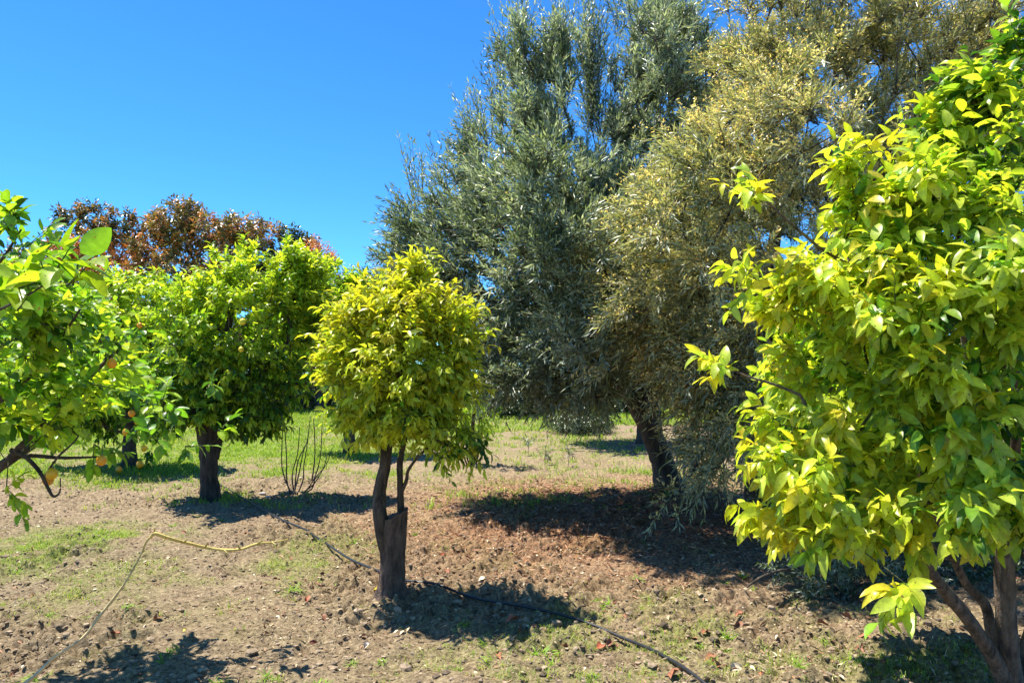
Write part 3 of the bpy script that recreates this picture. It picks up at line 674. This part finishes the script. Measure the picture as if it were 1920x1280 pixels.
lobH = [(1050, 480, 7.3, 110, 100, .6), (1110, 610, 7.2, 90, 70, .5), (1000, 350, 7.2, 70, 90, .6, .8), (1040, 470, (dH - 1.0) + .4, 190, 150, 1.3), (1010, 250, (dH - 1.0) + .5, 75, 130, .8), (1040, 150, (dH - 1.0) + .5, 38, 70, .5), (975, 130, (dH - 1.0) + .5, 38, 55, .4), (1220, 200, (dH - 1.0) + .8, 85, 170, .9), (1230, 60, (dH - 1.0) + .8, 68, 60, .6), (1200, 460, (dH - 1.0) + .6, 140, 180, 1.1),
        (900, 420, (dH - 1.0) + .4, 85, 100, .7), (800, 440, (dH - 1.0) + .3, 55, 62, .5), (890, 290, (dH - 1.0) + .5, 38, 55, .4), (850, 540, (dH - 1.0) + .2, 85, 70, .7), (960, 620, (dH - 1.0) + .1, 110, 80, .9), (1090, 650, (dH - 1.0), 130, 95, 1.1), (1010, 710, (dH - 1.0) - .2, 70, 42, .6),
        (1180, 600, (dH - 1.0) + .5, 100, 110, .9), (1090, 735, (dH - 1.0) - .3, 80, 32, .5), (760, 500, (dH - 1.0) + .3, 28, 45, .3), (1115, 370, dH - .5, 70, 70, .7), (1165, 260, dH, 40, 70, .5), (1310, 200, dH, 45, 130, .6), (1290, 420, dH - .2, 90, 150, 1.), (930, 710, dH - 1.6, 55, 45, .5), (1045, 120, dH - .2, 30, 60, .3), (820, 560, dH - .8, 60, 70, .6)]
wisH = [(780, 380, dH + .3, 45, 22, .3), (860, 350, dH + .4, 40, 20, .3), (900, 260, dH + .5, 40, 30, .3), (980, 85, dH + .5, 45, 25, .3), (1065, 80, dH + .5, 40, 25, .3), (1170, 60, dH + .8, 35, 30, .3), (1250, 55, dH + .8, 45, 25, .3), (1300, 130, dH + .8, 25, 60, .3), (940, 200, dH + .5, 20, 60, .3), (1112, 150, dH + .1, 20, 110, .2, 3), (1112, 230, dH + .1, 20, 50, .2, 3)]
Hh = bigtree('willow_leaved_tree', "tall dark grey-green tree with narrow leaves, two high spires and a leaning trunk", b, limbsH, [(*q[:5], q[5] * 1.35, *q[6:]) for q in lobH], 1500, 9, 17, .36, .09, rs,
             GG, [.18, .30, .30, .22], flowers=2, fcols=((.62, .56, .30), (.66, .46, .22)), wisps=wisH, fprob=lambda P: .35 + 0 * P[:, 0], lw=.20)

rs = RS(909); dI = 7.6; b = np.array([at(1420, 700, dI)[0], dI, 0.])
limbsI = [limb([(1425, 990, dI, 60), (1420, 940, dI, 46), (1415, 860, dI, 42), (1410, 760, dI, 38), (1430, 600, dI, 30), (1460, 400, dI, 20), (1500, 150, dI, 11), (1520, -60, dI, 6)]),
          limb([(1412, 800, dI, 34), (1370, 700, dI - .2, 26), (1320, 620, dI - .4, 18), (1270, 540, dI - .4, 11), (1240, 480, dI - .4, 6)]),
          limb([(1412, 720, dI, 32), (1500, 560, dI, 26), (1620, 380, dI, 19), (1740, 180, dI, 12), (1820, 20, dI, 6)]),
          limb([(1415, 840, dI, 24), (1370, 810, dI - .4, 15), (1330, 830, dI - .7, 9), (1290, 900, dI - .8, 5)])]
lobI = [(1420, 640, dI + .9, 110, 110, .7), (1560, 640, dI + .9, 130, 120, .7), (1330, 640, dI - .9, 75, 80, .4), (1190, 570, 6.6, 60, 70, .5, .9), (1240, 430, 6.3, 85, 90, .6), (1330, 330, 6.2, 90, 100, .5), (1450, 130, dI, 125, 130, .9), (1640, 90, dI, 150, 120, .9), (1830, 60, dI, 130, 110, .8), (1400, 360, dI - .2, 140, 150, 1.0), (1290, 560, dI - .5, 95, 90, .6), (1210, 590, dI - .5, 48, 70, .3), (1570, 330, dI, 150, 150, 1.0), (1740, 260, dI + .2, 130, 150, .9),
        (1360, 720, dI - .5, 120, 95, .7), (1350, 810, dI - .7, 80, 60, .45), (1720, 800, dI + .3, 220, 150, 1.), (1450, 560, dI - .2, 140, 130, .9), (1350, 880, dI - .8, 50, 35, .25), (1280, 935, dI - .9, 20, 18, .1, .5), (1170, 690, dI - .8, 26, 22, .15, .4), (1500, 800, dI, 140, 120, .8), (1130, 480, dI - .6, 28, 26, .2, .6),
        (1560, -60, dI, 250, 80, 1.), (1880, 250, dI + .3, 120, 200, .9), (1260, 340, dI - .3, 40, 34, .3), (1700, 600, dI, 200, 200, 1.), (1265, 660, dI - .6, 40, 50, .35), (1450, 250, dI - 1.2, 120, 140, .9), (1330, 480, dI - 1.2, 90, 120, .7)]
def fpI(P):
    return np.clip(.68 + 2.2 * (fbm(P[:, 0] * 1., P[:, 2] * 1., 1.3, 2, 61) - .42), .15, 1)
I_ = bigtree('willow_leaved_tree', "tall golden-flowering tree with narrow leaves, drooping boughs over the rusty litter", b, limbsI, [(*q[:5], q[5] * 1.3, *q[6:]) for q in lobI], 1600, 7, 15, .33, .105, rs,
             [(.14, .17, .06), (.28, .32, .12), (.44, .46, .20), (.58, .57, .32)], [.25, .33, .26, .16], flowers=16, fcols=((.90, .84, .34), (.92, .64, .24)), fprob=fpI, up=.25, bend=.22, lw=.15)

# ------------------------------------------------------------------ far broad-leaved trees with red flush
def fartree(label, px, base_y, lob, nat, cols, probs, seed, trunk_w=26, lsize=.22, cat='tree', name='avocado_tree', K=7, lw=.42, per=4, extra=None, Ls=.38):
    rs = RS(seed); b = ground_pt(px, base_y); d = b[1]
    lob = [(s[0], s[1], d + (s[6] if len(s) > 6 else 0), s[2], s[3], s[4] if len(s) > 4 else s[2] * d / F) for s in lob]
    topy = min(s[1] for s in lob); root = thing(name, b, label, cat)
    cx = np.mean([s[0] for s in lob])
    limbs = [limb([(px, base_y + 6, d, trunk_w), (px, base_y - 40, d, trunk_w * .8), (px * .6 + cx * .4, base_y * .6 + topy * .4, d, trunk_w * .5), (cx, base_y * .3 + topy * .7, d, trunk_w * .25)])]
    pts = lobes(lob, nat, rs, .4); P, par, n0, fx = skeleton(limbs, pts, .3)
    tb = MB(); branches(tb, P, par, n0, fx, .012, lambda r: np.array([.07, .055, .045]), .14, 5); limb_tubes(tb, limbs, (.07, .055, .045), 10)
    cp = P[n0:]; B, D, L = shoots(cp, outward(cp.copy(), pts.mean(0)), rs, per + 3, Ls, .7, .3)
    lb = MB(); dress(lb, None, B, D, L, K, lsize, lw, palette(cols, probs, rs, .2, .75, extra), rs, 'low', .25, .3, grav=.3)
    tb.build('trunk', M_bark2, root); lb.build('crown', M_broad, root)
    return root
DK = (.06, .08, .035); OL = (.22, .22, .07); RU = (.70, .34, .12); RD = (.54, .20, .08); BR = (.38, .24, .08)
fartree("dark-topped avocado tree with rusty young leaves low down, behind the lemon tree", 180, 771, [(160, 420, 42, 34, 1.3), (225, 430, 34, 36, 1.2), (200, 500, 90, 60, 2.2), (130, 470, 45, 40, 1.5), (190, 620, 110, 90, 2.5)], 420,
        [DK, OL, BR, RU, RU], [.24, .16, .14, .26, .2], 11, extra=lambda P: np.where(P[:, 2] < at(0, 455, 30)[2],   .5, -.4) * (1 + 0 * P[:, 0]))
fartree("broad reddish-brown avocado tree, tallest of the far row", 370, 772, [(340, 430, 62, 42, 2.), (410, 450, 75, 40, 2.), (345, 400, 28, 22, 1.), (470, 445, 48, 26, 1.5), (300, 460, 40, 36, 1.5), (380, 520, 110, 60, 3.), (380, 640, 130, 90, 3.)], 650,
        [DK, OL, OL, BR, RU, RD], [.22, .22, .18, .18, .16, .04], 12)
fartree("dark green avocado tree peeping over the citrus tips", 560, 769, [(545, 462, 42, 24, 1.6), (575, 458, 20, 14, .8), (540, 540, 60, 70, 2.), (540, 640, 70, 80, 2.)], 260, [DK, (.05, .09, .03), OL], [.5, .35, .15], 13)
fartree("round rust-red avocado tree at the right end of the far row", 604, 773, [(600, 492, 32, 32, 1.), (600, 560, 45, 60, 1.4), (610, 660, 50, 70, 1.4)], 260, [BR, RU, RD, RU], [.2, .35, .2, .25], 14, lsize=.15)
fartree("low dark blue-green tree just left of the big grey tree", 690, 775, [(690, 545, 46, 32, 1.6), (730, 560, 40, 32, 1.4), (700, 640, 60, 80, 1.8)], 300, [DK, (.05, .08, .035), (.09, .15, .04)], [.5, .3, .2], 15, lsize=.16)
fartree("dark purple-brown tree at the far left behind the lemon leaves", 20, 773, [(10, 500, 45, 40, 1.4), (-60, 520, 80, 60, 2.), (50, 560, 60, 60, 1.6), (0, 650, 100, 90, 2.)], 300, [DK, BR, RD, OL], [.35, .25, .2, .2], 16)
fartree("round green tree standing behind the leaning trunk and shading the far grass", 1205, 832, [(1150, 640, 110, 80, 1.6), (1230, 600, 100, 90, 1.6), (1080, 600, 90, 80, 1.5), (1160, 520, 110, 80, 1.6), (1120, 735, 60, 25, 1.)], 420,
        [(.05, .08, .03), (.10, .14, .05), (.2, .26, .08)], [.4, .35, .25], 61, 30, .13, 'tree', 'bushy_tree')
for k, (x, y, w, lab) in enumerate(((480, 768, 80, "low olive shrub at the far edge of the grass beneath the brown tree"), (600, 766, 60, "grey-green shrub at the far edge of the grass beside the dark gap"), (800, 766, 100, "bushy green tree far behind the middle yellow tree"),
                               (960, 764, 110, "bushy green tree at the far edge of the grass under the grey tree"), (1110, 765, 100, "bushy green tree at the far edge of the grass left of the leaning trunk"), (1300, 765, 130, "bushy green tree far behind the leaning trunk"), (120, 770, 100, "low dark shrub at the far edge of the grass behind the orange tree"),
                               (1560, 765, 170, "bushy green tree far behind the golden tree"), (1085, 812, 60, "low dark green bush in the shade beyond the bare strip"), (960, 782, 70, "low olive bush on the far grass right of the yellow tree"), (1030, 778, 80, "low olive bush on the far grass below the grey boughs"), (1170, 779, 70, "low green bush on the far grass behind the leaning trunk"), (760, 776, 90, "low green bush on the far grass behind the yellow tree"))):
    tall = 22 if k == 8 else 50 if k > 8 else (60 if k in (2, 6) else 125) if k > 1 else 36
    fartree(lab, x, y, [(x, y - tall, w * .6, tall * .8, 1.5), (x + w * .45, y - tall * .7, w * .4, tall * .6, 1.2), (x - w * .45, y - tall * .8, w * .4, tall * .6, 1.2), (x, y - 18, w * .8, 20, 1.2)], 240,
            [(.03, .05, .02), (.06, .09, .03), (.13, .19, .05)] if k != 1 else [(.10, .13, .06), (.18, .22, .11)], [.4, .35, .25] if k != 1 else [.5, .5], 40 + k, 14 if k < 8 else 5, .07 if k == 8 else .12, 'shrub' if k in (0, 1, 6, 8) else 'tree', 'shrub' if k in (0, 1, 6, 8) else 'bushy_tree')

# ------------------------------------------------------------------ low bush in the shade under J
rs = RS(111); b = ground_pt(1560, 1120); dK = b[1]
root = thing('shrub', b, "low dark small-leaved bush in deep shade beneath the near citrus leaves", 'shrub')
lobK = [(1520, 1070, dK + .1, 60, 45, .3), (1600, 1050, dK + .2, 90, 60, .35), (1700, 1080, dK + .4, 90, 60, .4), (1640, 1130, dK + .2, 80, 30, .3), (1800, 1120, dK + .5, 90, 60, .4), (1480, 1040, dK + .4, 30, 30, .2), (1800, 1020, dK + .6, 110, 90, .5), (1900, 980, dK + .8, 90, 130, .5), (1620, 1000, dK + .6, 100, 60, .4)]
lm = [limb([(1600, 1150, dK + .2, 12), (1590, 1110, dK + .2, 9), (1560, 1060, dK + .2, 5)]), limb([(1640, 1150, dK + .3, 12), (1700, 1100, dK + .3, 8), (1760, 1060, dK + .4, 5)]), limb([(1400, 1100, dK, 4), (1430, 1080, dK, 5), (1480, 1068, dK + .1, 6), (1550, 1090, dK + .2, 7), (1600, 1140, dK + .2, 8)])]
pts = lobes(lobK, 520, rs); P, par, n0, fx = skeleton(lm, pts); tb = MB(); branches(tb, P, par, n0, fx, .002, brown, .01, 4); limb_tubes(tb, lm, (.10, .08, .055), 6)
B, D, L = shoots(P[n0:], outward(P[n0:].copy(), pts.mean(0)), rs, 3, .12, .7, .2); lb = MB()
dress(lb, tb, B, D, L, 10, .045, .3, palette([(.03, .07, .02), (.06, .12, .03), (.12, .18, .05)], [.4, .4, .2], rs), rs, 'low', .2, .2)
tb.build('stem', M_bark, root); lb.build('foliage', M_narrow, root)

# ------------------------------------------------------------------ bare twiggy shrub and little seedlings
rs = RS(121); b = ground_pt(555, 928); d = b[1]
root = thing('bare_shrub', b, "leafless shrub of thin upright dark twigs at the edge of the grass", 'shrub')
for q in ([(548, 930), (532, 890), (528, 860), (530, 800), (528, 778)], [(545, 928), (538, 900), (537, 850), (533, 790), (531, 770)], [(552, 930), (555, 890), (560, 860), (575, 830), (580, 800)], [(556, 930), (568, 900), (570, 870), (575, 840), (582, 780)],
          [(560, 930), (575, 918), (590, 895), (600, 860), (603, 820), (604, 790)], [(566, 926), (585, 915), (592, 895), (612, 870), (622, 840)], [(550, 930), (560, 890), (568, 850), (573, 835)], [(575, 918), (590, 905), (605, 880), (615, 850)], [(552, 928), (548, 890), (558, 850), (562, 800)], [(585, 900), (590, 860), (590, 820), (588, 785)]):
    m = MB(); n = len(q); S_ = smooth(limb([(x, y, d + .1 * rs.randn() * .5, 2.9 * (1 - .6 * k / (n - 1))) for k, (x, y) in enumerate(q)]), 5)
    tube(m, S_[:, :3], S_[:, 3], 6, (.075, .06, .05), .1)
    for k in range(3, len(S_) - 2, 3):
        tube(m, [S_[k, :3], S_[k, :3] + np.array([.05 * rs.randn(), .03 * rs.randn(), .07])], [.002, .001], 4, (.075, .06, .05))
    m.build('twig', M_bark, root)
for (x, y, h, lab) in ((1065, 872, 24, "dark leafy seedling in the sunlit strip before the grey tree"), (1022, 868, 20, "smaller dark seedling just left of its neighbour under the grey tree"), (990, 850, 26, "drooping dark seedling nearest the yellow tree in the sunlit strip")):
    p = ground_pt(x, y); root = thing('seedling', p, lab, 'plant'); tb = MB(); lb = MB(); tp = p + [0, 0, h / F * p[1]]
    tube(tb, [p - [0, 0, .02], (p + tp) / 2 + [.01, 0, 0], tp], [.005, .004, .003], 5, (.08, .07, .04))
    Bq = np.repeat([tp], 9, 0); dress(lb, tb, Bq, nrm(rs.randn(9, 3) + [0, 0, .3]), np.full(9, .12), 8, .10, .16, palette([(.03, .05, .02), (.06, .08, .03)], [.5, .5], rs), rs, 'low', .15, .2)
    tb.build('stem', M_bark, root); lb.build('foliage', M_narrow, root)

# ------------------------------------------------------------------ irrigation hose
hp = [(380, 895), (430, 925), (480, 955), (520, 983), (572, 1000), (592, 1016), (640, 1042), (700, 1070), (760, 1098), (830, 1106), (900, 1120), (970, 1134), (1060, 1152), (1130, 1174), (1190, 1200), (1250, 1236), (1310, 1280), (1400, 1345), (1500, 1420)]
Hp = smooth(np.array([ground_pt(*p)[:3] for p in hp]), 14)
zz = gz(Hp[:, 0], Hp[:, 1]); zz = np.max([np.roll(zz, q) for q in range(-4, 5)], 0); k = np.hanning(33); k /= k.sum(); zz = np.convolve(np.pad(zz, 16, 'edge'), k, 'valid')
m = MB(); tube(m, np.column_stack([Hp[:, 0], Hp[:, 1], zz + .006]), np.full(len(Hp), .0095), 10, (.022, .023, .026))
tag(m.build('irrigation_hose', M_hose), "black plastic irrigation hose snaking across the soil past the stump", 'hose')

# ------------------------------------------------------------------ grass and ground litter (uncountable)
def blades(mb, P, h, w, lean, cols, rs):
    n = len(P); az = rs.rand(n) * 6.28; D = np.stack([np.cos(az), np.sin(az), 0 * az], 1); S = np.stack([-np.sin(az), np.cos(az), 0 * az], 1)
    h = h[:, None]; w = w[:, None]; le = lean[:, None]; up = np.array([0, 0, 1.])
    V = np.stack([P - S * w * .5, P + S * w * .5, P + up * h * .55 + D * h * le * .35 + S * w * .4, P + up * h * .55 + D * h * le * .35 - S * w * .4, P + up * h * (1 - .35 * le) + D * h * le], 1)
    o = (np.arange(n) * 5)[:, None]
    c = np.repeat(cols[:, None], 5, 1).reshape(-1, 3)
    mb.add2(V.reshape(-1, 3), [o + np.array([[0, 1, 2, 3]]), o + np.array([[3, 2, 4]])], c)
rs = RS(131); gb = MB()
def scatter(n, x0, x1, y0, y1, power, fn):
    y = y0 + (y1 - y0) * rs.rand(n) ** power; x = (x0 + (x1 - x0) * rs.rand(n)) * y
    m = fn(x, y) > rs.rand(n); return x[m], y[m]
GC = np.array([[.24, .38, .04], [.36, .48, .06], [.17, .29, .035], [.46, .50, .12], [.50, .44, .20]])
x, y = scatter(80000, -.85, .45, 8.5, 34, 1.3, lambda x, y: lawn(x, y) * .95)
nb = 5; x = np.repeat(x, nb) + .03 * rs.randn(len(x) * nb); y = np.repeat(y, nb) + .03 * rs.randn(len(y) * nb)
tall = .5 + fbm(x, y, .8, 2, 88)
gh = (.035 + .06 * rs.rand(len(x))) * tall * (1 + np.clip((y - 16) / 12, 0, 1) * 1.4)
blades(gb, np.column_stack([x, y, gz(x, y)]), gh, .004 + .0006 * y * (.6 + .6 * rs.rand(len(x))), .3 + .6 * rs.rand(len(x)), GC[np.clip((fbm(x, y, 2, 2, 90) * 5 + rs.randn(len(x)) * .8 - .6).astype(int), 0, 4)], rs)
# sparse tufts on the soil
x, y = scatter(80000, -.85, .8, 3.2, 12, 1.15, lambda x, y: np.clip(lawn(x, y) - .04, 0, 1) ** 1.2 * (y < 11))
nb = 7; x = np.repeat(x, nb) + .016 * rs.randn(len(x) * nb); y = np.repeat(y, nb) + .016 * rs.randn(len(y) * nb)
blades(gb, np.column_stack([x, y, gz(x, y) - .002]), .012 + .038 * rs.rand(len(x)) ** 1.5, .002 + .0035 * rs.rand(len(x)), .3 + .9 * rs.rand(len(x)), GC[np.clip((rs.rand(len(x)) ** 1.4 * 5).astype(int), 0, 4)], rs)
tag(gb.build('grass', M_grass), "bright green grass and thin weeds on the orchard floor", None, None, 'stuff')

# clods of soil
ico = bpy.data.meshes.new('t'); import bmesh
bm = bmesh.new(); bmesh.ops.create_icosphere(bm, subdivisions=1, radius=1); bm.verts.ensure_lookup_table()
IV = np.array([v.co[:] for v in bm.verts]); IF = np.array([[v.index for v in f_.verts] for f_ in bm.faces]); bm.free(); bpy.data.meshes.remove(ico)
n = 60000; y = 3.3 + 7.5 * rs.rand(n) ** 1.5; x = (-.8 + 1.6 * rs.rand(n)) * y
m = fbm(x, y, 1.1, 2, 77) + .3 * rs.rand(n) > .5; x = x[m]; y = y[m]; n = len(x)
s = .0028 + .013 * rs.rand(n) ** 5 + .020 * (rs.rand(n) > .98) * rs.rand(n)
V = IV[None] * s[:, None, None] * np.stack([.8 + .6 * rs.rand(n), .8 + .6 * rs.rand(n), .5 + .4 * rs.rand(n)], 1)[:, None]
off = rs.rand(n, 1) * 100; V = V * (1 + 1.1 * (n2(IV[None, :, 0] * 1.8 + off, IV[None, :, 1] * 1.8 + IV[None, :, 2] * 2.3 + off, 5) - .5))[..., None]
V = V + np.stack([x, y, gz(x, y) + s * .05], 1)[:, None]
cb = MB(); base = np.array([.27, .205, .14]) * (.4 + .9 * rs.rand(n, 1))
cb.add(V.reshape(-1, 3), (IF[None] + (np.arange(n) * len(IV))[:, None, None]).reshape(-1, 3), np.repeat(base[:, None], len(IV), 1).reshape(-1, 3))
tag(cb.build('soil_clods', M_clod, None, False), "small crumbly clods scattered over the soil", None, None, 'stuff')

# bits of dead leaf, straw
lt = MB(); n = 60000; y = 3.2 + 8 * rs.rand(n) ** 1.35; x = (-.82 + 1.64 * rs.rand(n)) * y
keep = rs.rand(n) < .18 + .9 * litter(x, y) + .55 * (fbm(x, y, 1.7, 3, 66) > .54); x = x[keep]; y = y[keep]; n = len(x)
P = np.column_stack([x, y, gz(x, y) + .003 + .004 * rs.rand(n)]); D = np.column_stack([rs.randn(n), rs.randn(n), .2 * rs.randn(n)])
DC = np.array([[.16, .07, .035], [.28, .15, .08], [.09, .05, .03], [.40, .30, .18], [.58, .49, .34]])
sz = .009 + .040 * rs.rand(n) ** 2.4
leaves(lt, P, D, np.array([0, 0, 1.]) + .5 * rs.randn(n, 3), sz, sz * (.15 + .45 * rs.rand(n)), DC[(rs.rand(n) ** 1.2 * 5).astype(int)] * (1 + .2 * rs.randn(n, 1)).clip(.4, 1.6), 'mid', .35, .5, rs=rs)
# rusty needles under the big trees
n = 26000; x = 1.1 + 1.9 * rs.randn(n); y = 8.6 + 1.7 * rs.randn(n); keep = litter(x, y) > rs.rand(n) * .9; x = x[keep]; y = y[keep]; n = len(x)
P = np.column_stack([x, y, gz(x, y) + .004 + .006 * rs.rand(n)]); D = np.column_stack([rs.randn(n), rs.randn(n), .15 * rs.randn(n)])
NC = np.array([[.30, .12, .06], [.42, .21, .11], [.16, .07, .04], [.50, .32, .20]])
leaves(lt, P, D, np.array([0, 0, 1.]) + .4 * rs.randn(n, 3), .05 + .06 * rs.rand(n), .008 + .006 * rs.rand(n), NC[(rs.rand(n) * 4).astype(int)], 'low', .15, .2, rs=rs)
n = 16000; y = 3.2 + 9 * rs.rand(n) ** 1.3; x = (-.82 + 1.64 * rs.rand(n)) * y
keep = rs.rand(n) < .15 + 1.2 * lawn(x, y) + .5 * (fbm(x, y, 1.4, 3, 166) > .56); x = x[keep]; y = y[keep]; n = len(x)
leaves(lt, np.column_stack([x, y, gz(x, y) + .004 + .008 * rs.rand(n)]), np.column_stack([rs.randn(n), rs.randn(n), .25 * rs.randn(n)]), np.array([0, 0, 1.]) + .4 * rs.randn(n, 3), .03 + .07 * rs.rand(n), .0025 + .002 * rs.rand(n),
       np.array([[.52, .43, .27]]) * (.5 + .8 * rs.rand(n, 1)), 'low', .25, .2, rs=rs)
tag(lt.build('leaf_litter', M_dry), "scattered scraps of dead leaf and rusty needles on the soil", None, None, 'stuff')

# ------------------------------------------------------------------ countable fallen leaves
rs = RS(141)
def dry(kind):
    m = MB(); c = {'brown': (.26, .105, .055), 'red': (.36, .10, .05), 'pale': (.55, .45, .34), 'yellow': (.60, .45, .05)}[kind]
    L = .085; c = np.array([c]) * (1 + .15 * rs.randn())
    leaves(m, [[-L / 2, 0, .012]], [[1, 0, .12]], [[0, .2, 1]], L, L * .45, c, 'fine', .35, .9, .25, rs)
    tube(m, [[-L / 2, 0, .012], [-L / 2 - .012, .002, .012], [-L / 2 - .02, .005, .006]], [.0012, .001, .0008], 4, c[0] * .8)
    return m.build('fallen_leaf', M_dry)
protos = {k: [None] * (2 if k in ('brown', 'red') else 1) for k in ('brown', 'red', 'pale', 'yellow')}
def drop(kind, px, py, size, label, group):
    q = rs.randint(len(protos[kind]))
    if protos[kind][q] is None: o = protos[kind][q] = dry(kind)
    else: o = protos[kind][q].copy(); C.objects.link(o)
    p = ground_pt(px, py); sc_ = size / .085
    o.location = (p[0], p[1], p[2] - .002); o.scale = (sc_,) * 3
    o.rotation_euler = (.5 * rs.randn(), .25 * rs.randn(), rs.rand() * 6.28)
    tag(o, label, 'leaf', group)
GLab = {'brown': ("curled reddish-brown dry leaf lying on the open soil", "curled brown leaves on the soil"), 'red': ("bright rust-red fallen leaf lying on the open soil", "rust-red leaves on the soil")}
for (x, y, k, s) in ((605, 1150, 'brown', .08), (577, 1118, 'red', .07), (586, 1194, 'red', .05), (830, 1042, 'red', .08), (846, 1040, 'brown', .07), (838, 1068, 'brown', .1), (820, 1070, 'brown', .09), (803, 1052, 'brown', .05),
                     (672, 1040, 'brown', .05), (545, 1045, 'brown', .06), (536, 1050, 'brown', .05), (770, 1228, 'brown', .05), (940, 1222, 'brown', .08), (960, 1165, 'red', .11), (975, 1175, 'brown', .1), (1125, 1200, 'red', .1), (1140, 1196, 'brown', .08), (1060, 1205, 'brown', .07),
                     (1318, 1180, 'brown', .1), (1388, 1153, 'brown', .08), (1380, 1168, 'brown', .1), (1345, 1250, 'brown', .12), (1335, 1238, 'brown', .1), (1265, 1265, 'brown', .11), (1430, 1275, 'red', .09), (1300, 1195, 'brown', .05), (1175, 1150, 'brown', .06), (1150, 1122, 'brown', .05),
                     (1590, 1158, 'brown', .08), (1545, 1160, 'brown', .09), (1620, 1195, 'red', .08), (1615, 1215, 'brown', .07), (1730, 1210, 'red', .08), (1700, 1160, 'brown', .07), (290, 1175, 'brown', .09), (270, 1173, 'brown', .07), (130, 1165, 'brown', .08), (345, 1003, 'brown', .07), (462, 1003, 'red', .06),
                     (215, 1190, 'brown', .08), (330, 1060, 'brown', .04), (60, 1110, 'brown', .06), (700, 1010, 'brown', .05), (900, 1010, 'brown', .05), (1000, 1080, 'brown', .05), (500, 1185, 'brown', .05), (1490, 1105, 'brown', .07), (1240, 1105, 'brown', .06), (1085, 1100, 'brown', .05), (25, 1250, 'brown', .08), (420, 1195, 'brown', .05),
                     (1460, 1215, 'brown', .08), (1520, 1255, 'brown', .07), (1660, 1260, 'brown', .07), (1780, 1240, 'brown', .08)):
    drop(k, x, y, s, *GLab[k])
drop('pale', 690, 1196, .10, "pale tan curled leaf lying on soil below the stump", None)
drop('pale', 1375, 1255, .12, "large pale grey-tan dead leaf among brown ones beside the hose end", None)
drop('pale', 790, 1025, .07, "bleached white leaf on the soil right of the stump", None)
drop('pale', 905, 1085, .08, "pale dead leaf at the far rim of the stump tree's shadow", None)
drop('yellow', 706, 1108, .07, "bright yellow fallen leaf at the foot of the stump", None)
drop('yellow', 218, 1146, .06, "yellow fallen leaf lying just right of the bare branch", None)
drop('yellow', 350, 1183, .05, "small pale yellow leaf lying on open soil in the lower left", None)

# two pale stones near the twiggy shrub
for (x, y, s, lab) in ((492, 926, .06, "pale flat stone at the edge of the shade, the one nearer the stout trunk"), (503, 932, .045, "smaller pale stone just right of the flat one")):
    p = ground_pt(x, y); m = MB(); v = IV * [s, s * .7, s * .35] * (1 + .35 * (n2(IV[:, 0] * 2 + s * 99, IV[:, 1] * 2 + IV[:, 2], 3) - .5))[:, None]
    m.add(v + [0, 0, s * .1], IF, (.55, .5, .44)); o = m.build('stone', M_clod); o.location = p; tag(o, lab, 'stone')

# weeds that stand out
def weed(nb, h, rs):
    m = MB(); D = nrm(np.column_stack([rs.randn(nb), rs.randn(nb), .5 + 1.2 * rs.rand(nb)]))
    c = np.array([[.24, .44, .04]]) * (.7 + .5 * rs.rand(nb, 1)) * [1.1, 1, 1]
    leaves(m, np.column_stack([.018 * rs.randn(nb, 2), np.zeros(nb) - .004]), D, np.array([0, 0, 1.]) + .3 * rs.randn(nb, 3), h * (.25 + .75 * rs.rand(nb)), .0035 + .005 * rs.rand(nb), c, 'mid', .5, .4, 0, rs)
    return m.build('weed', M_grass)
wp = [weed(int(22 + 20 * rs.rand()), .055 + .04 * rs.rand(), rs) for _ in range(5)]; used = 0
for (x, y, s) in ((1020, 1210, 1.7), (1030, 1225, 1.2), (1005, 1215, 1.1), (545, 1110, 1.2), (560, 1105, .9), (612, 1090, 1.3), (665, 1020, 1.4), (768, 1030, 1.1), (780, 1000, .9), (715, 1225, .8), (660, 1230, .8), (320, 1225, 1.2), (305, 1235, .9), (175, 1150, 1.), (90, 1140, .9), (1195, 1085, 1.1), (1140, 1130, 1.1), (1125, 1115, .9), (1215, 1120, 1.),
                  (1280, 1235, .8), (1365, 1195, 1.1), (1360, 1215, 1.), (1320, 1210, .9), (1390, 1075, 1.3), (1357, 1090, 1.), (1410, 1110, .8), (600, 1270, 1.2), (630, 1275, .9), (410, 1275, 1.), (900, 1200, .9), (915, 1225, 1.2), (860, 1235, .8), (1110, 1265, 1.), (1515, 1235, .9), (1545, 1200, .8), (1600, 1240, 1.), (1660, 1225, 1.),
                  (1500, 1270, 1.), (330, 985, 1.2), (370, 970, 1.1), (415, 975, .9), (30, 1075, 1.), (240, 1160, .8), (505, 1265, .8), (830, 1125, .8), (715, 985, .8), (350, 905, 2.), (258, 915, 1.8), (205, 910, 1.6), (1700, 1270, 1.), (60, 1270, 1.1), (870, 1165, .8)):
    o = wp[used] if used < 5 else wp[rs.randint(5)].copy()
    if used >= 5: C.objects.link(o)
    used += 1; p = ground_pt(x, y); o.location = p; o.scale = (s,) * 3; o.rotation_euler = (0, 0, rs.rand() * 6.28)
    tag(o, "small bright green weed tuft sprouting from the bare soil", 'weed', "weed tufts on the bare soil")
